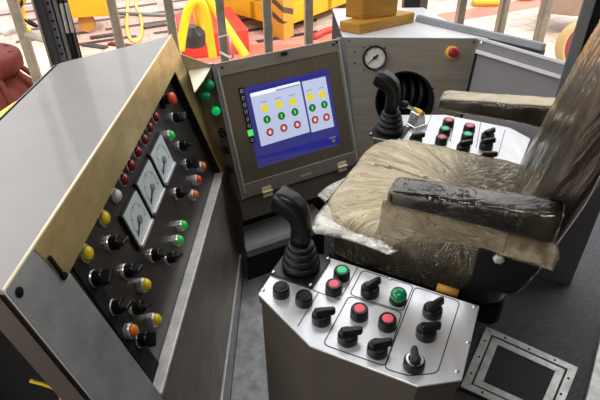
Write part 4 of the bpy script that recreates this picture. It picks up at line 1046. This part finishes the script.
hp = [at(486, 328, 0), at(577.5, 369, 0), at(553, 431, 0), at(460, 388, 0)]
hatch(hp, 0.062, 'square floor hatch with pale aluminium frame and dark mat beside near console', matm)
hp2 = [at(533, 225, 0), at(572, 236, 0), at(563, 280, 0), at(527, 268, 0)]
hatch(hp2, 0.04, 'small dim floor hatch in shadow behind the seat armrest', floorm)
# bright threshold at the right
t0_, t1_ = at(612, 285, 0), at(578, 425, 0); dt = (t1_ - t0_).normalized(); ntt = V((-dt.y, dt.x, 0))
if ntt.x < 0: ntt = -ntt
thr = thing('threshold_strip', (t0_.x * .5 + t1_.x * .5, t0_.y * .5 + t1_.y * .5, 0), 'pale screwed metal threshold strip on the floor at the right edge', 'strip')
bm = prism(B(), [(p.x, p.y) for p in (t0_, t1_, t1_ + ntt * 0.10, t0_ + ntt * 0.10)], 0, 0.03); obj('strip', bm, alum, thr, world=True, bevel=0.003)
for t in (0.25, 0.5, 0.72): p = lerp(t0_, t1_, t) + ntt * 0.03 + Z_ * 0.03; screw(thr, Matrix.Translation(p), chrome, 0.005)

# ================================================================ OUTSIDE ON THE RIG FLOOR
def g(px, py, z=GZ): return at(px, py, z)
# red capstan on the left
p = at(3, 112, GZ); cpn = thing('capstan_stand', (p.x, p.y, GZ), 'faded red round topped stand on ribbed legs outside at far left', 'stand')
Mc = Matrix.Translation((p.x, p.y, GZ))
obj('drum_top', lathe(B(), ((0, 0.30), (0.20, 0.30), (0.245, 0.34), (0.25, 0.39), (0.245, 0.43), (0.22, 0.45), (0, 0.455)), 36, Mc), maroon, cpn, world=True, smooth=True)
obj('base_drum', lathe(B(), ((0, 0), (0.40, 0), (0.40, 0.04), (0.17, 0.30), (0, 0.30)), 36, Mc), maroon, cpn, world=True)
for k in range(8):
    an = 2 * pi * k / 8; dd = V((cos(an), sin(an), 0)); q_ = V((p.x, p.y, GZ))
    bm = B(); tube(bm, [q_ + dd * 0.43 + Z_ * 0.02, q_ + dd * 0.21 + Z_ * 0.31], 0.020, 8); obj('leg', bm, maroon, cpn, world=True)
for k in range(8):
    an = 2 * pi * k / 8 + 0.2; bm = B(); lathe(bm, ((0, 0), (0.018, 0), (0.018, 0.012), (0, 0.014)), 6, Matrix.Translation((p.x + 0.19 * cos(an), p.y + 0.19 * sin(an), GZ + 0.445))); obj('bolt', bm, maroon, cpn, world=True)
# yellow plinth beam near bottom left edge
ka, kb = at(-10, 124, 0.30), at(24, 101, 0.30); kd = (kb - ka).normalized(); kn = V((-kd.y, kd.x, 0)) * 0.05
bm = prism(B(), [tuple(p_.xy) for p_ in (ka - kd * 0.6, kb, kb + kn, ka - kd * 0.6 + kn)], GZ, 0.30); tag(obj('yellow_kerb', bm, yellowt, world=True, bevel=0.005), 'bright yellow kerb board outside, just below the red round topped stand', 'kerb')
# yellow machine at upper left
p = at(84, 33, GZ); ym = thing('winch_skid', (p.x, p.y, GZ), 'yellow machine skid outside behind the dark corner post', 'machine')
My = Matrix.Translation(p) @ Matrix.Rotation(radians(12), 4, 'Z')
obj('body', box(B(), -0.22, 0.10, 0.0, 0.6, 0.25, 1.0, My), yellowp, ym, world=True, bevel=0.02)
obj('beam', box(B(), -0.30, 0.30, -0.10, 0.12, 0.18, 0.40, My), yellowp, ym, world=True, bevel=0.01)
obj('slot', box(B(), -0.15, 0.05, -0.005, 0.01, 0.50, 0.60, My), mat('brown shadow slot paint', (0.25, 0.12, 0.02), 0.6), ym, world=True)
obj('side_ledge', box(B(), -0.3, 0.62, 0.15, 0.5, 0.62, 0.82, My), yellowp, ym, world=True, bevel=0.01)
for xx in (-0.2, 0.05): obj('wheel', lathe(B(), ((0, -0.04), (0.08, -0.04), (0.085, 0), (0.08, 0.04), (0, 0.04)), 20, My @ Matrix.Translation((xx, 0, 0.10)) @ Matrix.Rotation(pi / 2, 4, 'X')), mat('rusty ochre', (0.42, 0.20, 0.03), 0.6, var=0.3), ym, world=True)
# yellow chain bundle and white actuator at far left
base = CAM + ray(28, 10) * 3.2; ch = thing('chain_bundle', (base.x, base.y, GZ), 'heap of yellow hanging chain outside at the upper left corner', 'chain')
for k in range(26):
    c = base + V((random.uniform(-0.05, 0.07), random.uniform(-0.05, 0.05), random.uniform(-0.12, 0.34)))
    M = Matrix.Translation(c) @ Matrix.Rotation(random.uniform(0, pi), 4, 'Z') @ Matrix.Rotation(random.uniform(0.6, 2.2), 4, 'X')
    bm = B(); tube(bm, [M @ V((0.024 * cos(t), 0.038 * sin(t), 0)) for t in [2 * pi * i / 12 for i in range(12)]], 0.010, 6, closed=True); obj('chain_link', bm, yellowt if k % 3 else blackmetal, ch, world=True, smooth=True)
tube(bm := B(), [base + V((0, 0, 0.2)), base + V((0.02, 0.02, 1.6))], 0.014, 8); obj('hanger_rod', bm, darkpost, ch, world=True)
a0, a1 = CAM + ray(-45, 42) * 3.0, CAM + ray(19, 28.5) * 3.05
act = thing('actuator', (a0.x, a0.y, GZ), 'white cylinder on a rod outside beside the yellow chain', 'cylinder')
tube(bm := B(), [a0, a1], 0.012, 10); obj('rod', bm, alum, act, world=True)
tube(bm := B(), [lerp(a0, a1, 0.74), lerp(a0, a1, 0.95)], 0.026, 14); obj('barrel', bm, whitel, act, world=True, smooth=True)
m_ = lerp(a0, a1, 0.1); tube(bm := B(), [V((m_.x, m_.y, GZ)), m_], 0.02, 8); obj('bracket', bm, greysteel, act, world=True)
# red base with yellow tube frame
r0p = [at(183, 60, GZ), at(250, 53, GZ), at(232, 28, GZ), at(178, 36, GZ)]
yr = thing('tripod_guard', tuple((r0p[0] + r0p[2]) / 2), 'bent bright yellow tube guard standing on a red base outside beyond the lamp panel', 'guard')
obj('base', prism(B(), [(p.x, p.y) for p in r0p], GZ, GZ + 0.22), redp, yr, world=True, bevel=0.01, label='red base')
obj('base_drum', lathe(B(), ((0, 0), (0.09, 0), (0.10, 0.10), (0.06, 0.16), (0, 0.16)), 16, Matrix.Translation(at(195, 45, GZ + 0.22))), darkpost, yr, world=True)
zb = GZ + 0.22
def arch(pts, nm='tube'):
    bm = B(); tube(bm, catmull(pts, 8), 0.034, 12); obj(nm, bm, yellowt, yr, world=True, smooth=True)
q0 = (at(180, 50, zb) + at(213, 57, zb)) / 2
fq = lambda x, y, dy=0.0: onp(x, y, q0 + V((0, dy, 0)), V((0, 1, 0)))
arch([fq(180.5, 50), fq(183, 32), fq(187, 13), fq(192, 4), fq(198, 1), fq(203, 5), fq(207, 18), fq(210, 38), fq(213, 57)])
arch([fq(195, 2, 0.05), fq(199, 22, 0.2), at(202.5, 42, zb)], 'brace')
arch([fq(203, -8, 0.05), fq(214, 8, 0.05), fq(230, 32, 0.0), fq(246, 56, -0.05)], 'brace')
# yellow skid container
c0_, c1_, c2_ = at(322, 40, GZ), at(225, 20, GZ), at(430, -2, GZ)
c0_ = at(284, 40, GZ)
skid = thing('yellow_container', (c0_.x, c0_.y, GZ), 'large yellow steel container with a hazard striped corner post outside', 'container')
dl = (at(223, 22, GZ) - c0_).normalized(); dr = (at(352, 12, GZ) - c0_).normalized()
Ll, Lr, Hh = 1.35, 2.3, 1.3
def sidebox(d, l, o_in, z0, z1, t_, m, name, lab=None, s0_=0.0):
    n_ = V((-d.y, d.x, 0));  n_ = n_ if n_.dot(dl + dr) > 0 else -n_
    a = c0_ + d * s0_ + n_ * o_in; b = c0_ + d * l + n_ * o_in
    q_ = [a, b, b + n_ * t_, a + n_ * t_]; obj(name, prism(B(), [(p.x, p.y) for p in q_], GZ + z0, GZ + z1), m, skid, world=True, bevel=0.006, label=lab)
for d, l in ((dl, Ll), (dr, Lr)):
    sidebox(d, l, 0.05, 0.20, Hh, 0.03, yellowp, 'wall'); sidebox(d, l, 0.0, 0.12, 0.30, 0.09, yellowp, 'bottom_rail'); sidebox(d, l, 0.03, 0.70, 0.76, 0.05, yellowp, 'mid_rail')
    for k in (1, 2, 3):
        sidebox(d, l * k / 3, 0.0, 0.0 if k == 3 else 0.12, Hh, 0.09, yellowp, 'stiffener', None, l * k / 3 - 0.08)
nn = (dl + dr).normalized()
def stripe_mat():
    m = bpy.data.materials.new('hazard stripes'); m.use_nodes = True; t = m.node_tree; b = t.nodes['Principled BSDF']; b.inputs['Roughness'].default_value = 0.5
    tcn = t.nodes.new('ShaderNodeTexCoord'); s = t.nodes.new('ShaderNodeSeparateXYZ'); t.links.new(tcn.outputs['Object'], s.inputs[0])
    def mth(op, a, bb):
        n = t.nodes.new('ShaderNodeMath'); n.operation = op
        for i, x in enumerate((a, bb)):
            if isinstance(x, (int, float)): n.inputs[i].default_value = x
            else: t.links.new(x, n.inputs[i])
        return n.outputs[0]
    k = mth('LESS_THAN', mth('FRACT', mth('ADD', mth('MULTIPLY', s.outputs['Z'], 7.5), mth('MULTIPLY', s.outputs['X'], 4.5)), 0), 0.42)
    up = mth('MULTIPLY', k, mth('GREATER_THAN', s.outputs['Z'], 0.16))
    mx = t.nodes.new('ShaderNodeMix'); mx.data_type = 'RGBA'; t.links.new(up, mx.inputs['Factor']); mx.inputs[6].default_value = (0.55, 0.27, 0.03, 1); mx.inputs[7].default_value = (0.07, 0.05, 0.03, 1)
    t.links.new(mx.outputs[2], b.inputs['Base Color']); return m
q_ = [c0_ - nn * 0.02, c0_ + dr * 0.15, c0_ + (dr + dl) * 0.13, c0_ + dl * 0.15]
obj('corner_post', prism(B(), [(p.x, p.y) for p in q_], GZ, GZ + Hh), stripe_mat(), skid, world=True, bevel=0.006, label='hazard striped corner post')
obj('floor_pan', prism(B(), [(p.x, p.y) for p in (c0_ + nn * 0.1, c0_ + dl * Ll + nn * 0.1, c0_ + dl * Ll + dr * Lr, c0_ + dr * Lr + nn * 0.1)], GZ + 0.16, GZ + 0.2), yellowp, skid, world=True)
# right side: brown crate on a stand, red dome, yellow items far away
p = at(546, 34, GZ); tb_ = thing('brown_stand', (p.x, p.y, GZ), 'brown box topped stand outside beyond the window sill at right', 'stand')
Mb = Matrix.Translation(p) @ Matrix.Rotation(radians(-20), 4, 'Z')
obj('box', box(B(), -0.10, 0.75, 0, 0.5, 0.19, 0.50, Mb), mat('dusty taupe', (0.30, 0.20, 0.15), 0.6, var=0.15), tb_, world=True, bevel=0.01)
for xx, yy in ((-0.05, 0.05), (0.68, 0.05), (-0.05, 0.45), (0.68, 0.45)): obj('leg', box(B(), xx - 0.035, xx + 0.035, yy - 0.035, yy + 0.035, 0, 0.19, Mb), greysteel, tb_, world=True)
rb = obj('red_bucket', lathe(B(), ((0, 0), (0.16, 0), (0.20, 0.3), (0, 0.3)), 20, Mb @ Matrix.Translation((0.2, 0.22, 0.50))), redp, world=True); tag(rb, 'red bucket standing on the brown box topped stand', 'bucket')
pc_ = at(578, 66, GZ + 0.1); dm = thing('red_reel', (pc_.x, pc_.y, GZ), 'dark red round reel with ochre rim just outside the right window', 'reel')
Md = Matrix.Translation((pc_.x, pc_.y, GZ + 0.26)) @ Matrix.Rotation(radians(75), 4, 'X') @ Matrix.Rotation(radians(0), 4, 'Z')
obj('disc', lathe(B(), ((0, -0.06), (0.19, -0.06), (0.19, 0.06), (0, 0.06)), 40, Md), mat('deep red paint', (0.20, 0.018, 0.022), 0.5, var=0.15), dm, world=True)
obj('rim', lathe(B(), ((0.185, -0.07), (0.20, -0.07), (0.20, 0.07), (0.185, 0.07), (0.185, -0.07)), 40, Md), mat('ochre rim', (0.42, 0.30, 0.12), 0.5), dm, world=True)
obj('foot', box(B(), -0.12, 0.12, -0.10, 0.10, GZ, GZ + 0.10, Matrix.Translation((pc_.x, pc_.y, 0))), darkpost, dm, world=True)
for (px, py, a_, lab) in ((486, 4, 10, 'yellow flat plate lying on the deck, beyond the right window bars'), (448, -4, 40, 'small yellow lump on the deck near the dark window post'), (517, -2, -20, 'yellow bag on the deck nearest the brown stand')):
    p = at(px, py, GZ); bm = B(); prism(bm, [(-0.20, -0.08), (0.08, -0.12), (0.22, -0.02), (0.14, 0.12), (-0.14, 0.10)], 0, 0.07, Matrix.Translation(p) @ Matrix.Rotation(radians(a_), 4, 'Z')); tag(obj('yellow_sack', bm, yellowp, world=True, bevel=0.03), lab, 'sack')
# loose rope loop and cable on the deck
p = [at(x, y, GZ + 0.012) for x, y in ((128, 0), (127, 20), (127.5, 33), (133, 41), (139, 40), (142, 28), (140, 15), (136, 4), (139, -8))]
tube(bm := B(), catmull(p, 6), 0.016, 6); tag(obj('rope', bm, mat('yellow rope', (0.80, 0.48, 0.08), 0.7), world=True, smooth=True), 'thin yellow rope loop lying on the deck between the guard bars', 'rope')
p = [at(x, y, GZ + 0.02) for x, y in ((95, 10), (118, 12.5), (140, 14), (168, 14.5), (182, 12), (205, 6))]
tube(bm := B(), catmull(p, 6), 0.02, 6); tag(obj('cable', bm, greysteel, world=True, smooth=True), 'long grey cable lying across the slotted deck', 'cable')
p = [at(x, y, GZ + 0.03) for x, y in ((314, 37), (325, 31), (345, 25), (352, 22))]
tube(bm := B(), p, 0.03, 8); tag(obj('pipe', bm, redp, world=True, smooth=True), 'red pipe on the deck left of the upright timber', 'pipe')
for (px, py, lab) in ((95, 47, 'dark scrap strip on the deck nearest the corner post'), (104, 37, 'small brown scrap strip further out on the deck'), (154, 27, 'dark scrap strip right of the rope loop'), (121, 46, 'brown scrap strip left of the rope loop')):
    p = at(px, py, GZ); bm = box(B(), -0.13, 0.13, -0.03, 0.03, 0, 0.02, Matrix.Translation(p) @ Matrix.Rotation(radians(-20 if py > 45 else 25), 4, 'Z')); tag(obj('scrap_strip', bm, maroon if px in (103, 121) else darkpost, world=True), lab, 'scrap')
